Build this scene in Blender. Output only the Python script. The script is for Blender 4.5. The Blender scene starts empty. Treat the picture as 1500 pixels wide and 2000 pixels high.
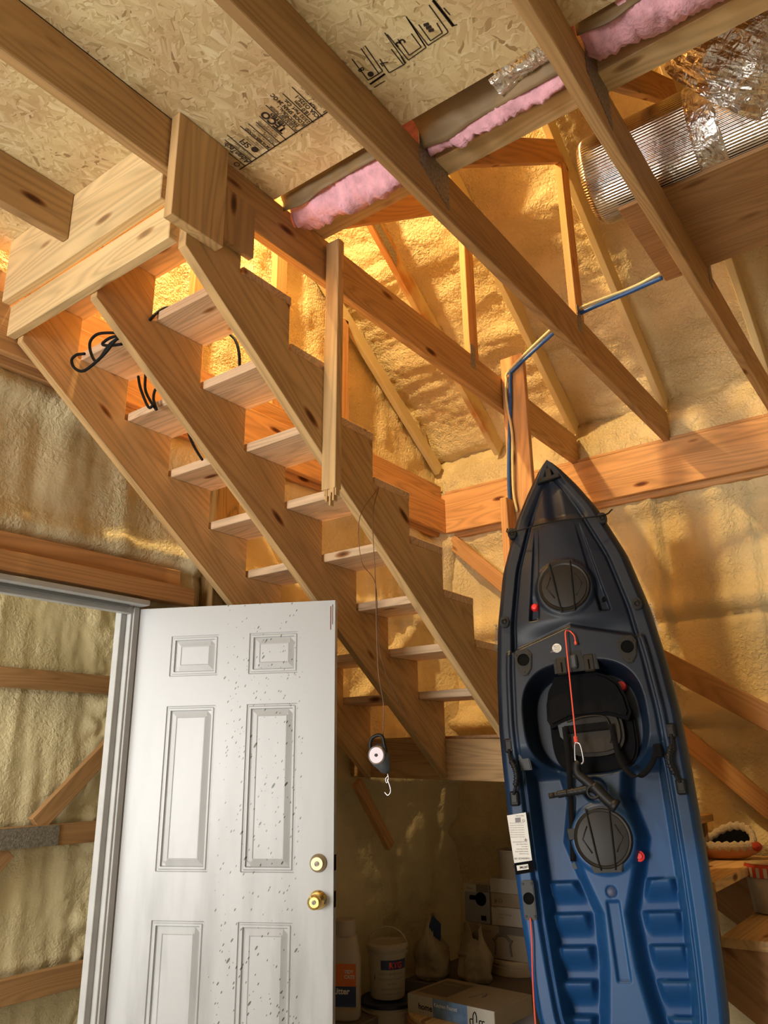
import bpy, bmesh, math, random
import numpy as np
from mathutils import Vector, Matrix, noise
random.seed(7)
sc = bpy.context.scene
col = sc.collection
D = bpy.data

# ------------------------------------------------------------------ camera
H = 1.38
F = 1505.0
yaw, pit, rol = 6.33173283e-01, 3.14023298e-01, -1.39133221e-02
fw = Vector((math.cos(yaw)*math.cos(pit), math.sin(yaw)*math.cos(pit), math.sin(pit)))
rt = Vector((math.sin(yaw), -math.cos(yaw), 0)); upv = rt.cross(fw)
c_, s_ = math.cos(rol), math.sin(rol)
rt2 = c_*rt + s_*upv; up2 = -s_*rt + c_*upv
cam = D.cameras.new('camera'); camo = D.objects.new('camera', cam); col.objects.link(camo)
cam.sensor_fit = 'VERTICAL'; cam.sensor_height = 36.0; cam.lens = F*36/2000
cam.clip_start = 0.05
camo.matrix_world = Matrix(((rt2.x, up2.x, -fw.x, 0), (rt2.y, up2.y, -fw.y, 0), (rt2.z, up2.z, -fw.z, H), (0, 0, 0, 1)))
sc.camera = camo

# ------------------------------------------------------------------ light
sc.view_settings.view_transform = 'Standard'
sc.view_settings.look = 'None'
sc.view_settings.gamma = 1
sc.view_settings.use_curve_mapping = False
sc.view_settings.exposure = 0.0
wd = D.worlds.new('world'); sc.world = wd; wd.use_nodes = True
wd.node_tree.nodes['Background'].inputs[0].default_value = (0.82, 0.9, 1.0, 1)
wd.node_tree.nodes['Background'].inputs[1].default_value = 0.36

def area(name, loc, to, sx, sy, power, colr):
    l = D.lights.new(name, 'AREA'); l.shape = 'RECTANGLE'; l.size = sx; l.size_y = sy
    l.energy = power; l.color = colr
    o = D.objects.new(name, l); col.objects.link(o); o.location = loc
    o.rotation_euler = (Vector(to)-Vector(loc)).to_track_quat('-Z', 'Y').to_euler()
    return o
area('garage_door_daylight', (-4.8, 1.85, 1.2), (2.0, 1.7, 1.4), 1.8, 2.2, 320, (1.0, 0.975, 0.93))  # unseen opening, assumed from the cool light on door and kayak
area('passage_daylight', (0.2, 3.45, 1.5), (3.0, 3.7, 1.3), 0.9, 1.9, 48, (1.0, 0.97, 0.90))  # added light with no window behind it, brightens the foam beyond the doorway
l = D.lights.new('attic_bulb', 'POINT'); l.energy = 350; l.color = (1.0, 0.70, 0.31); l.shadow_soft_size = 0.045  # unseen lamp, assumed from the warm glow and the chord shadows
lamp = D.objects.new('attic_bulb', l); col.objects.link(lamp); lamp.location = (1.75, 2.5, 5.0)

# ------------------------------------------------------------------ helpers
def at(px, py, **k):
    """point where the sight line of an image position meets a known wall, board face or level"""
    r = rt2*((px-750)/F) - up2*((py-1000)/F) + fw
    if 'x' in k: t = k['x']/r.x
    elif 'y' in k: t = k['y']/r.y
    else: t = (k['z']-H)/r.z
    return Vector((r.x*t, r.y*t, r.z*t+H))

def tag(o, label=None, cat=None, group=None, kind=None):
    if label: o['label'] = label
    if cat: o['category'] = cat
    if group: o['group'] = group
    if kind: o['kind'] = kind
    return o

def link(name, me, mat=None, parent=None, smooth=False):
    o = D.objects.new(name, me); col.objects.link(o)
    if mat: me.materials.append(mat)
    if parent: o.parent = parent
    if smooth:
        for p in me.polygons: p.use_smooth = True
    return o

def from_bm(name, bm, mat, parent=None, smooth=False, loc=None):
    me = D.meshes.new(name); bm.to_mesh(me); bm.free()
    o = link(name, me, mat, parent, smooth)
    if loc is not None: o.location = loc
    return o

def empty(name, loc=(0, 0, 0), mat=None):
    o = D.objects.new(name, None); col.objects.link(o)
    o.empty_display_size = 0.1
    if mat is not None: o.matrix_world = mat
    else: o.location = loc
    return o

def add_box(bm, sx, sy, sz, M=None, bev=0.0):
    g = bmesh.ops.create_cube(bm, size=1)
    vs = g['verts']
    bmesh.ops.scale(bm, vec=(sx, sy, sz), verts=vs)
    if bev > 0:
        es = list({e for v in vs for e in v.link_edges})
        r = bmesh.ops.bevel(bm, geom=es, offset=bev, segments=1, affect='EDGES', clamp_overlap=True)
        vs = list({v for f in r['faces'] for v in f.verts} | {v for v in vs if v.is_valid})
    if M is not None: bmesh.ops.transform(bm, matrix=M, verts=vs)
    return vs

AX = {'x': Matrix.Identity(3),
      'y': Matrix(((0, -1, 0), (1, 0, 0), (0, 0, 1))),
      'z': Matrix(((0, 0, 1), (0, 1, 0), (-1, 0, 0)))}

def box(name, x0, x1, y0, y1, z0, z1, mat, parent=None, grain=None, bev=0.003, poff=(0, 0, 0)):
    """axis aligned board whose local X runs with the wood grain"""
    sx, sy, sz = abs(x1-x0), abs(y1-y0), abs(z1-z0)
    if grain is None:
        grain = 'x' if sx >= sy and sx >= sz else ('y' if sy >= sz else 'z')
    R = AX[grain]
    s = {'x': (sx, sy, sz), 'y': (sy, sx, sz), 'z': (sz, sy, sx)}[grain]
    bm = bmesh.new(); add_box(bm, *s, bev=min(bev, min(s)*0.2))
    o = from_bm(name, bm, mat, parent)
    o.rotation_euler = R.to_euler()
    o.location = Vector(((x0+x1)/2, (y0+y1)/2, (z0+z1)/2)) - Vector(poff)
    return o

def board(name, A, B, w, t, side, mat, parent=None, poff=(0, 0, 0), bev=0.003):
    """board from A to B (centre line), width w across 'side', thickness t"""
    A, B = Vector(A), Vector(B); X = (B-A).normalized()
    Y = Vector(side); Y = (Y - Y.dot(X)*X).normalized(); Z = X.cross(Y)
    bm = bmesh.new(); add_box(bm, (B-A).length, w, t, bev=bev)
    o = from_bm(name, bm, mat, parent)
    o.rotation_euler = Matrix((X, Y, Z)).transposed().to_euler()
    o.location = (A+B)/2 - Vector(poff)
    return o

def prism(name, pts, y0, y1, mat, parent=None, poff=(0, 0, 0), bev=0.002, axis='y'):
    """polygon given in (x,z) [axis y] or (y,z) [axis x], extruded; the object sits at its middle"""
    bm = bmesh.new()
    cx = sum(p[0] for p in pts)/len(pts); cz = sum(p[1] for p in pts)/len(pts)
    mk = (lambda a, b, t: (a-cx, t, b-cz)) if axis == 'y' else (lambda a, b, t: (t, a-cx, b-cz))
    ym = (y0+y1)/2; h = (y1-y0)/2
    v0 = [bm.verts.new(mk(a, b, -h)) for a, b in pts]; v1 = [bm.verts.new(mk(a, b, h)) for a, b in pts]
    bm.faces.new(v0); bm.faces.new(v1[::-1])
    n = len(pts)
    for i in range(n): bm.faces.new((v0[i], v1[i], v1[(i+1) % n], v0[(i+1) % n]))
    bmesh.ops.recalc_face_normals(bm, faces=bm.faces)
    if bev: bmesh.ops.bevel(bm, geom=bm.edges[:], offset=bev, segments=1, affect='EDGES', clamp_overlap=True)
    o = from_bm(name, bm, mat, parent)
    loc = Vector((cx, ym, cz)) if axis == 'y' else Vector((ym, cx, cz))
    o.location = loc - Vector(poff)
    return o

def add_lathe(bm, prof, seg=32, M=None):
    rings = []
    for r, z in prof:
        if r < 1e-6: rings.append([bm.verts.new((0, 0, z))])
        else: rings.append([bm.verts.new((r*math.cos(2*math.pi*i/seg), r*math.sin(2*math.pi*i/seg), z)) for i in range(seg)])
    for a, b in zip(rings, rings[1:]):
        for i in range(seg):
            j = (i+1) % seg
            if len(a) == 1 and len(b) == 1: continue
            if len(a) == 1: bm.faces.new((a[0], b[j], b[i]))
            elif len(b) == 1: bm.faces.new((a[i], a[j], b[0]))
            else: bm.faces.new((a[i], a[j], b[j], b[i]))
    vs = [v for r in rings for v in r]
    if M is not None: bmesh.ops.transform(bm, matrix=M, verts=vs)
    return vs

def lathe(name, prof, mat, parent=None, seg=36, M=None, loc=None, smooth=True):
    bm = bmesh.new(); add_lathe(bm, prof, seg, M)
    bmesh.ops.recalc_face_normals(bm, faces=bm.faces)
    o = from_bm(name, bm, mat, parent, False, loc)
    if smooth:
        for p in o.data.polygons: p.use_smooth = True
        m = o.modifiers.new('edge', 'EDGE_SPLIT'); m.split_angle = math.radians(35)
    return o

def catmull(pts, n=8):
    P = [Vector(p) for p in pts]; P = [2*P[0]-P[1]] + P + [2*P[-1]-P[-2]]
    out = []
    for i in range(1, len(P)-2):
        for k in range(n):
            t = k/n
            out.append(0.5*((2*P[i]) + (-P[i-1]+P[i+1])*t + (2*P[i-1]-5*P[i]+4*P[i+1]-P[i+2])*t*t + (-P[i-1]+3*P[i]-3*P[i+1]+P[i+2])*t**3))
    out.append(P[-2]); return out

def add_tube(bm, pts, r, seg=8, n=8, smoothp=True, rf=None):
    P = catmull(pts, n) if smoothp and len(pts) > 2 else [Vector(p) for p in pts]
    T = [(P[min(i+1, len(P)-1)]-P[max(i-1, 0)]).normalized() for i in range(len(P))]
    a = Vector((0, 0, 1)) if abs(T[0].z) < 0.9 else Vector((1, 0, 0))
    N = (a - a.dot(T[0])*T[0]).normalized(); rings = []
    for i, p in enumerate(P):
        N = (N - N.dot(T[i])*T[i]).normalized(); B = T[i].cross(N)
        rr = rf(i/(len(P)-1))*r if rf else r
        rings.append([bm.verts.new(p + rr*(math.cos(2*math.pi*k/seg)*N + math.sin(2*math.pi*k/seg)*B)) for k in range(seg)])
    for A, B in zip(rings, rings[1:]):
        for k in range(seg): bm.faces.new((A[k], A[(k+1) % seg], B[(k+1) % seg], B[k]))
    bm.faces.new(rings[0][::-1]); bm.faces.new(rings[-1])

def tube(name, pts, r, mat, parent=None, poff=(0, 0, 0), **k):
    bm = bmesh.new(); add_tube(bm, [Vector(p)-Vector(poff) for p in pts], r, **k)
    return from_bm(name, bm, mat, parent, True)

def grid(name, P, nu, nv, mat, parent=None, skip=None, smooth=True, flip=False):
    """P(i,j) -> point; a surface of nu x nv cells"""
    vs = [P(i, j) for j in range(nv+1) for i in range(nu+1)]
    fs = []
    for j in range(nv):
        for i in range(nu):
            if skip and skip(i, j): continue
            q = (j*(nu+1)+i, j*(nu+1)+i+1, (j+1)*(nu+1)+i+1, (j+1)*(nu+1)+i)
            fs.append(q[::-1] if flip else q)
    me = D.meshes.new(name); me.from_pydata([tuple(v) for v in vs], [], fs); me.update()
    return link(name, me, mat, parent, smooth)

def add_text(bm, s, size, M, bold=0.0, align='LEFT', shear=0.0, sx=1.0):
    cu = D.curves.new('t', 'FONT'); cu.body = s; cu.size = size; cu.offset = bold; cu.align_x = align; cu.shear = shear
    cu.resolution_u = 3
    ob = D.objects.new('t', cu); col.objects.link(ob)
    bpy.context.view_layer.update()
    me = D.meshes.new_from_object(ob.evaluated_get(bpy.context.evaluated_depsgraph_get()))
    me.transform(M @ Matrix.Diagonal((sx, 1, 1, 1)))
    bm.from_mesh(me)
    D.objects.remove(ob); D.curves.remove(cu); D.meshes.remove(me)

def add_quad(bm, a, b, c, d):
    bm.faces.new([bm.verts.new(p) for p in (a, b, c, d)])

def frame3(o, X, Y, Z=None):
    X = Vector(X).normalized(); Y = Vector(Y); Y = (Y-Y.dot(X)*X).normalized(); Z = X.cross(Y)
    o = Vector(o)
    return Matrix(((X.x, Y.x, Z.x, o.x), (X.y, Y.y, Z.y, o.y), (X.z, Y.z, Z.z, o.z), (0, 0, 0, 1)))

def ss(a, b, x):
    t = np.clip((x-a)/(b-a), 0, 1); return t*t*(3-2*t)

# ------------------------------------------------------------------ materials
def new_mat(name):
    m = D.materials.new(name); m.use_nodes = True
    nt = m.node_tree; b = nt.nodes['Principled BSDF']
    return m, nt, b
def N(nt, t, **k):
    n = nt.nodes.new(t)
    for a, v in k.items(): setattr(n, a, v)
    return n
def ramp(nt, stops):
    r = N(nt, 'ShaderNodeValToRGB'); e = r.color_ramp.elements
    while len(e) > 1: e.remove(e[-1])
    e[0].position = stops[0][0]; e[0].color = (*stops[0][1], 1)
    for p, c in stops[1:]:
        x = e.new(p); x.color = (*c, 1)
    return r
def mul(c, k): return tuple(min(1, a*k) for a in c)

def wood(name, base, dark=0.76, rough=0.6, knots=1.0, hue=None):
    m, nt, b = new_mat(name); L = nt.links.new
    tc = N(nt, 'ShaderNodeTexCoord'); oi = N(nt, 'ShaderNodeObjectInfo')
    mr = N(nt, 'ShaderNodeMath', operation='MULTIPLY'); mr.inputs[1].default_value = 53.0; L(oi.outputs['Random'], mr.inputs[0])
    ad = N(nt, 'ShaderNodeVectorMath', operation='ADD'); L(tc.outputs['Object'], ad.inputs[0]); L(mr.outputs[0], ad.inputs[1])
    mp = N(nt, 'ShaderNodeMapping'); mp.inputs['Scale'].default_value = (0.55, 7, 7); L(ad.outputs[0], mp.inputs[0])
    n1 = N(nt, 'ShaderNodeTexNoise'); n1.inputs['Scale'].default_value = 1.0; n1.inputs['Detail'].default_value = 1.5; n1.inputs['Distortion'].default_value = 0.3; L(mp.outputs[0], n1.inputs[0])
    k = N(nt, 'ShaderNodeMath', operation='MULTIPLY'); k.inputs[1].default_value = 105; L(n1.outputs[0], k.inputs[0])
    sn = N(nt, 'ShaderNodeMath', operation='SINE'); L(k.outputs[0], sn.inputs[0])
    ma = N(nt, 'ShaderNodeMapRange'); ma.inputs[1].default_value = -1; L(sn.outputs[0], ma.inputs[0])
    mp2 = N(nt, 'ShaderNodeMapping'); mp2.inputs['Scale'].default_value = (3, 150, 150); L(ad.outputs[0], mp2.inputs[0])
    n2 = N(nt, 'ShaderNodeTexNoise'); n2.inputs['Scale'].default_value = 1.0; n2.inputs['Detail'].default_value = 3; L(mp2.outputs[0], n2.inputs[0])
    mx = N(nt, 'ShaderNodeMix'); mx.data_type = 'FLOAT'; mx.inputs[0].default_value = 0.4; L(ma.outputs[0], mx.inputs[2]); L(n2.outputs[0], mx.inputs[3])
    r = ramp(nt, [(0.10, mul(base, dark*0.92)), (0.30, mul(base, 0.92)), (0.55, mul(base, 1.0)), (0.95, mul(base, 1.12))]); L(mx.outputs[0], r.inputs[0])
    # broad tone drift
    n3 = N(nt, 'ShaderNodeTexNoise'); n3.inputs['Scale'].default_value = 1.0; n3.inputs['Detail'].default_value = 2
    mp3 = N(nt, 'ShaderNodeMapping'); mp3.inputs['Scale'].default_value = (1.2, 9, 9); L(ad.outputs[0], mp3.inputs[0]); L(mp3.outputs[0], n3.inputs[0])
    r3 = ramp(nt, [(0.3, (0.84, 0.76, 0.66)), (0.62, (1.05, 1.03, 1.0))]); L(n3.outputs[0], r3.inputs[0])
    m3 = N(nt, 'ShaderNodeMix', data_type='RGBA', blend_type='MULTIPLY'); m3.inputs[0].default_value = 0.75; L(r.outputs[0], m3.inputs[6]); L(r3.outputs[0], m3.inputs[7])
    # knots
    mp4 = N(nt, 'ShaderNodeMapping'); mp4.inputs['Scale'].default_value = (2.2, 7, 7); L(ad.outputs[0], mp4.inputs[0])
    vo = N(nt, 'ShaderNodeTexVoronoi'); vo.inputs['Scale'].default_value = 1.0; L(mp4.outputs[0], vo.inputs[0])
    r4 = ramp(nt, [(0.05, (0.16, 0.07, 0.03)), (0.085, (0.45, 0.28, 0.15)), (0.13, (1, 1, 1))]); L(vo.outputs['Distance'], r4.inputs[0])
    m4 = N(nt, 'ShaderNodeMix', data_type='RGBA', blend_type='MULTIPLY'); m4.inputs[0].default_value = knots; L(m3.outputs[2], m4.inputs[6]); L(r4.outputs[0], m4.inputs[7])
    # each board its own tone
    rr = ramp(nt, [(0, (0.86, 0.84, 0.82)), (1, (1.08, 1.06, 1.02))]); L(oi.outputs['Random'], rr.inputs[0])
    m5 = N(nt, 'ShaderNodeMix', data_type='RGBA', blend_type='MULTIPLY'); m5.inputs[0].default_value = 1; L(m4.outputs[2], m5.inputs[6]); L(rr.outputs[0], m5.inputs[7])
    L(m5.outputs[2], b.inputs['Base Color']); b.inputs['Roughness'].default_value = rough
    b.inputs['Specular IOR Level'].default_value = 0.3
    bp = N(nt, 'ShaderNodeBump'); bp.inputs['Strength'].default_value = 0.12; bp.inputs['Distance'].default_value = 0.002; L(mx.outputs[0], bp.inputs['Height']); L(bp.outputs[0], b.inputs['Normal'])
    return m

def foam_mat(name, base, bs=0.8, bd=0.013, lo=0.18, sc_=55):
    m, nt, b = new_mat(name); L = nt.links.new
    tc = N(nt, 'ShaderNodeTexCoord')
    n1 = N(nt, 'ShaderNodeTexNoise'); n1.inputs['Scale'].default_value = 2.2; n1.inputs['Detail'].default_value = 3; L(tc.outputs['Object'], n1.inputs[0])
    r = ramp(nt, [(0.3, mul(base, 0.82)), (0.55, base), (0.75, mul(base, 1.12))]); L(n1.outputs[0], r.inputs[0]); L(r.outputs[0], b.inputs['Base Color'])
    b.inputs['Roughness'].default_value = 0.48; b.inputs['Specular IOR Level'].default_value = 0.4
    n2 = N(nt, 'ShaderNodeTexNoise'); n2.inputs['Scale'].default_value = sc_; n2.inputs['Detail'].default_value = 4; n2.inputs['Distortion'].default_value = 0.6; L(tc.outputs['Object'], n2.inputs[0])
    n3 = N(nt, 'ShaderNodeTexNoise'); n3.inputs['Scale'].default_value = 3.0; n3.inputs['Detail'].default_value = 2; L(tc.outputs['Object'], n3.inputs[0])
    mr = N(nt, 'ShaderNodeMapRange'); mr.inputs[1].default_value = 0.38; mr.inputs[2].default_value = 0.58; mr.inputs[3].default_value = lo; L(n3.outputs[0], mr.inputs[0])
    mm = N(nt, 'ShaderNodeMath', operation='MULTIPLY'); L(n2.outputs[0], mm.inputs[0]); L(mr.outputs[0], mm.inputs[1])
    bp = N(nt, 'ShaderNodeBump'); bp.inputs['Strength'].default_value = bs; bp.inputs['Distance'].default_value = bd; L(mm.outputs[0], bp.inputs['Height'])
    L(bp.outputs[0], b.inputs['Normal'])
    return m

def plain(name, c, rough=0.5, metal=0.0, bump=0.0, bscale=60, spec=0.5, var=0.0, vscale=5):
    m, nt, b = new_mat(name); L = nt.links.new
    b.inputs['Base Color'].default_value = (*c, 1); b.inputs['Roughness'].default_value = rough
    b.inputs['Metallic'].default_value = metal; b.inputs['Specular IOR Level'].default_value = spec
    tc = N(nt, 'ShaderNodeTexCoord')
    n1 = N(nt, 'ShaderNodeTexNoise'); n1.inputs['Scale'].default_value = vscale; n1.inputs['Detail'].default_value = 4; L(tc.outputs['Object'], n1.inputs[0])
    r = ramp(nt, [(0.3, mul(c, 1-max(var, 0.04))), (0.7, mul(c, 1+max(var, 0.04)))]); L(n1.outputs[0], r.inputs[0]); L(r.outputs[0], b.inputs['Base Color'])
    if bump:
        n2 = N(nt, 'ShaderNodeTexNoise'); n2.inputs['Scale'].default_value = bscale; n2.inputs['Detail'].default_value = 3; L(tc.outputs['Object'], n2.inputs[0])
        bp = N(nt, 'ShaderNodeBump'); bp.inputs['Strength'].default_value = bump; bp.inputs['Distance'].default_value = 0.004; L(n2.outputs[0], bp.inputs['Height']); L(bp.outputs[0], b.inputs['Normal'])
    return m

def osb_mat():
    m, nt, b = new_mat('osb'); L = nt.links.new
    tc = N(nt, 'ShaderNodeTexCoord'); cols = []
    wn = N(nt, 'ShaderNodeTexNoise'); wn.inputs['Scale'].default_value = 9; wn.inputs['Detail'].default_value = 2; L(tc.outputs['Object'], wn.inputs[0])
    wm = N(nt, 'ShaderNodeVectorMath', operation='SCALE'); wm.inputs['Scale'].default_value = 0.05; L(wn.outputs['Color'], wm.inputs[0])
    for ang, s in ((0.35, 1.0), (1.35, 0.9), (2.5, 1.15)):
        ad = N(nt, 'ShaderNodeVectorMath', operation='ADD'); L(tc.outputs['Object'], ad.inputs[0]); L(wm.outputs[0], ad.inputs[1])
        mp = N(nt, 'ShaderNodeMapping'); mp.inputs['Rotation'].default_value = (0, 0, ang)
        L(ad.outputs[0], mp.inputs[0])
        mp2 = N(nt, 'ShaderNodeMapping'); mp2.inputs['Scale'].default_value = (13*s, 78*s, 30); L(mp.outputs[0], mp2.inputs[0])
        v = N(nt, 'ShaderNodeTexVoronoi'); v.inputs['Scale'].default_value = 1; L(mp2.outputs[0], v.inputs[0])
        cols.append(v)
    sel = N(nt, 'ShaderNodeTexNoise'); sel.inputs['Scale'].default_value = 26; sel.inputs['Detail'].default_value = 1; L(tc.outputs['Object'], sel.inputs[0])
    def seld(a, bb, lo, hi):
        mr = N(nt, 'ShaderNodeMapRange'); mr.inputs[1].default_value = lo; mr.inputs[2].default_value = hi; L(sel.outputs[0], mr.inputs[0])
        mx = N(nt, 'ShaderNodeMix'); mx.data_type = 'FLOAT'; L(mr.outputs[0], mx.inputs[0]); L(a, mx.inputs[2]); L(bb, mx.inputs[3]); return mx.outputs[0]
    def bw(v):
        s = N(nt, 'ShaderNodeSeparateColor'); L(v.outputs['Color'], s.inputs[0]); return s.outputs[0]
    c = seld(seld(bw(cols[0]), bw(cols[1]), 0.45, 0.47), bw(cols[2]), 0.54, 0.56)
    r = ramp(nt, [(0.0, (0.42, 0.29, 0.14)), (0.05, (0.66, 0.52, 0.28)), (0.45, (0.78, 0.64, 0.37)), (0.85, (0.85, 0.72, 0.45)), (1.0, (0.92, 0.82, 0.56))]); L(c, r.inputs[0])
    n3 = N(nt, 'ShaderNodeTexNoise'); n3.inputs['Scale'].default_value = 4.5; n3.inputs['Detail'].default_value = 3; L(tc.outputs['Object'], n3.inputs[0])
    r3 = ramp(nt, [(0.35, (0.86, 0.76, 0.70)), (0.6, (1.02, 1.02, 0.96))]); L(n3.outputs[0], r3.inputs[0])
    mx = N(nt, 'ShaderNodeMix', data_type='RGBA', blend_type='MULTIPLY'); mx.inputs[0].default_value = 0.9; L(r.outputs[0], mx.inputs[6]); L(r3.outputs[0], mx.inputs[7])
    L(mx.outputs[2], b.inputs['Base Color']); b.inputs['Roughness'].default_value = 0.55
    bp = N(nt, 'ShaderNodeBump'); bp.inputs['Strength'].default_value = 0.5; bp.inputs['Distance'].default_value = 0.0025; L(c, bp.inputs['Height']); L(bp.outputs[0], b.inputs['Normal'])
    return m

def door_mat():
    m, nt, b = new_mat('door_paint'); L = nt.links.new
    tc = N(nt, 'ShaderNodeTexCoord')
    def specks(rot, scale, thr, seed):
        mp = N(nt, 'ShaderNodeMapping'); mp.inputs['Rotation'].default_value = (0, rot, 0); mp.inputs['Location'].default_value = (seed, 0, seed); L(tc.outputs['Object'], mp.inputs[0])
        mp2 = N(nt, 'ShaderNodeMapping'); mp2.inputs['Scale'].default_value = (scale, 1, scale*0.36); L(mp.outputs[0], mp2.inputs[0])
        v = N(nt, 'ShaderNodeTexVoronoi'); v.voronoi_dimensions = '3D'; v.inputs['Scale'].default_value = 1; L(mp2.outputs[0], v.inputs[0])
        s = N(nt, 'ShaderNodeSeparateColor'); L(v.outputs['Color'], s.inputs[0])
        tt = N(nt, 'ShaderNodeMath', operation='MULTIPLY'); tt.inputs[1].default_value = thr; L(s.outputs[0], tt.inputs[0])
        lt = N(nt, 'ShaderNodeMath', operation='LESS_THAN'); L(v.outputs['Distance'], lt.inputs[0]); L(tt.outputs[0], lt.inputs[1])
        g = N(nt, 'ShaderNodeMath', operation='GREATER_THAN'); g.inputs[1].default_value = 0.55; L(s.outputs[1], g.inputs[0])
        o = N(nt, 'ShaderNodeMath', operation='MULTIPLY'); L(lt.outputs[0], o.inputs[0]); L(g.outputs[0], o.inputs[1]); return o.outputs[0]
    a = specks(-0.5, 120, 0.30, 1.3); c = specks(-0.6, 45, 0.20, 4.1)
    mx = N(nt, 'ShaderNodeMath', operation='MAXIMUM'); L(a, mx.inputs[0]); L(c, mx.inputs[1])
    # only over the lock side half: local x 0.3..0.8, fading
    sp = N(nt, 'ShaderNodeSeparateXYZ'); L(tc.outputs['Object'], sp.inputs[0])
    m1 = N(nt, 'ShaderNodeMapRange'); m1.inputs[1].default_value = 0.36; m1.inputs[2].default_value = 0.46; L(sp.outputs[0], m1.inputs[0])
    m2 = N(nt, 'ShaderNodeMapRange'); m2.inputs[1].default_value = 0.80; m2.inputs[2].default_value = 0.72; L(sp.outputs[0], m2.inputs[0])
    nn = N(nt, 'ShaderNodeTexNoise'); nn.inputs['Scale'].default_value = 5; L(tc.outputs['Object'], nn.inputs[0])
    q = N(nt, 'ShaderNodeMath', operation='MULTIPLY'); L(m1.outputs[0], q.inputs[0]); L(m2.outputs[0], q.inputs[1])
    q2 = N(nt, 'ShaderNodeMath', operation='MULTIPLY'); L(q.outputs[0], q2.inputs[0]); L(nn.outputs[0], q2.inputs[1])
    q3 = N(nt, 'ShaderNodeMath', operation='GREATER_THAN'); q3.inputs[1].default_value = 0.24; L(q2.outputs[0], q3.inputs[0])
    q4 = N(nt, 'ShaderNodeMath', operation='MULTIPLY'); L(q3.outputs[0], q4.inputs[0]); L(mx.outputs[0], q4.inputs[1])
    # grime smears near the stile and lower down
    mpg = N(nt, 'ShaderNodeMapping'); mpg.inputs['Scale'].default_value = (9, 1, 1.6); L(tc.outputs['Object'], mpg.inputs[0])
    ng = N(nt, 'ShaderNodeTexNoise'); ng.inputs['Scale'].default_value = 1; ng.inputs['Detail'].default_value = 8; L(mpg.outputs[0], ng.inputs[0])
    mg = N(nt, 'ShaderNodeMapRange'); mg.inputs[1].default_value = 0.44; mg.inputs[2].default_value = 0.72; L(ng.outputs[0], mg.inputs[0])
    zz = N(nt, 'ShaderNodeMapRange'); zz.inputs[1].default_value = -0.3; zz.inputs[2].default_value = -1.4; L(sp.outputs[2], zz.inputs[0])
    gm = N(nt, 'ShaderNodeMath', operation='MULTIPLY'); L(mg.outputs[0], gm.inputs[0]); L(zz.outputs[0], gm.inputs[1])
    gk = N(nt, 'ShaderNodeMath', operation='MULTIPLY'); gk.inputs[1].default_value = 0.75; L(gm.outputs[0], gk.inputs[0])
    c1 = N(nt, 'ShaderNodeMix', data_type='RGBA'); c1.inputs[6].default_value = (0.45, 0.46, 0.47, 1); c1.inputs[7].default_value = (0.24, 0.24, 0.23, 1); L(gk.outputs[0], c1.inputs[0])
    c2 = N(nt, 'ShaderNodeMix', data_type='RGBA'); L(c1.outputs[2], c2.inputs[6]); c2.inputs[7].default_value = (0.07, 0.08, 0.05, 1); L(q4.outputs[0], c2.inputs[0])
    L(c2.outputs[2], b.inputs['Base Color']); b.inputs['Roughness'].default_value = 0.35
    return m

def kayak_mat():
    m, nt, b = new_mat('kayak_plastic'); L = nt.links.new
    tc = N(nt, 'ShaderNodeTexCoord'); sp = N(nt, 'ShaderNodeSeparateXYZ'); L(tc.outputs['Object'], sp.inputs[0])
    n = N(nt, 'ShaderNodeTexNoise'); n.inputs['Scale'].default_value = 3.5; n.inputs['Detail'].default_value = 2; L(tc.outputs['Object'], n.inputs[0])
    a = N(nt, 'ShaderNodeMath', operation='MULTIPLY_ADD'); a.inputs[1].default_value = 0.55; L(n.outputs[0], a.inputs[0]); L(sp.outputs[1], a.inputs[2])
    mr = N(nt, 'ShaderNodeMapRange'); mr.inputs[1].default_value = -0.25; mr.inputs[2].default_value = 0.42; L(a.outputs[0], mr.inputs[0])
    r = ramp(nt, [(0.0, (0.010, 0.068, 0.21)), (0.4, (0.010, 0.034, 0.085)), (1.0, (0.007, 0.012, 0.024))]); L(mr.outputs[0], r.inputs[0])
    z = N(nt, 'ShaderNodeMapRange'); z.inputs[1].default_value = -0.03; z.inputs[2].default_value = -0.05; L(sp.outputs[2], z.inputs[0])
    ax = N(nt, 'ShaderNodeMath', operation='ABSOLUTE'); L(sp.outputs[0], ax.inputs[0])
    L(r.outputs[0], b.inputs['Base Color'])
    b.inputs['Roughness'].default_value = 0.46; b.inputs['Specular IOR Level'].default_value = 0.38
    n2 = N(nt, 'ShaderNodeTexNoise'); n2.inputs['Scale'].default_value = 260; n2.inputs['Detail'].default_value = 2; L(tc.outputs['Object'], n2.inputs[0])
    bp = N(nt, 'ShaderNodeBump'); bp.inputs['Strength'].default_value = 0.12; bp.inputs['Distance'].default_value = 0.001; L(n2.outputs[0], bp.inputs['Height']); L(bp.outputs[0], b.inputs['Normal'])
    return m

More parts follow.
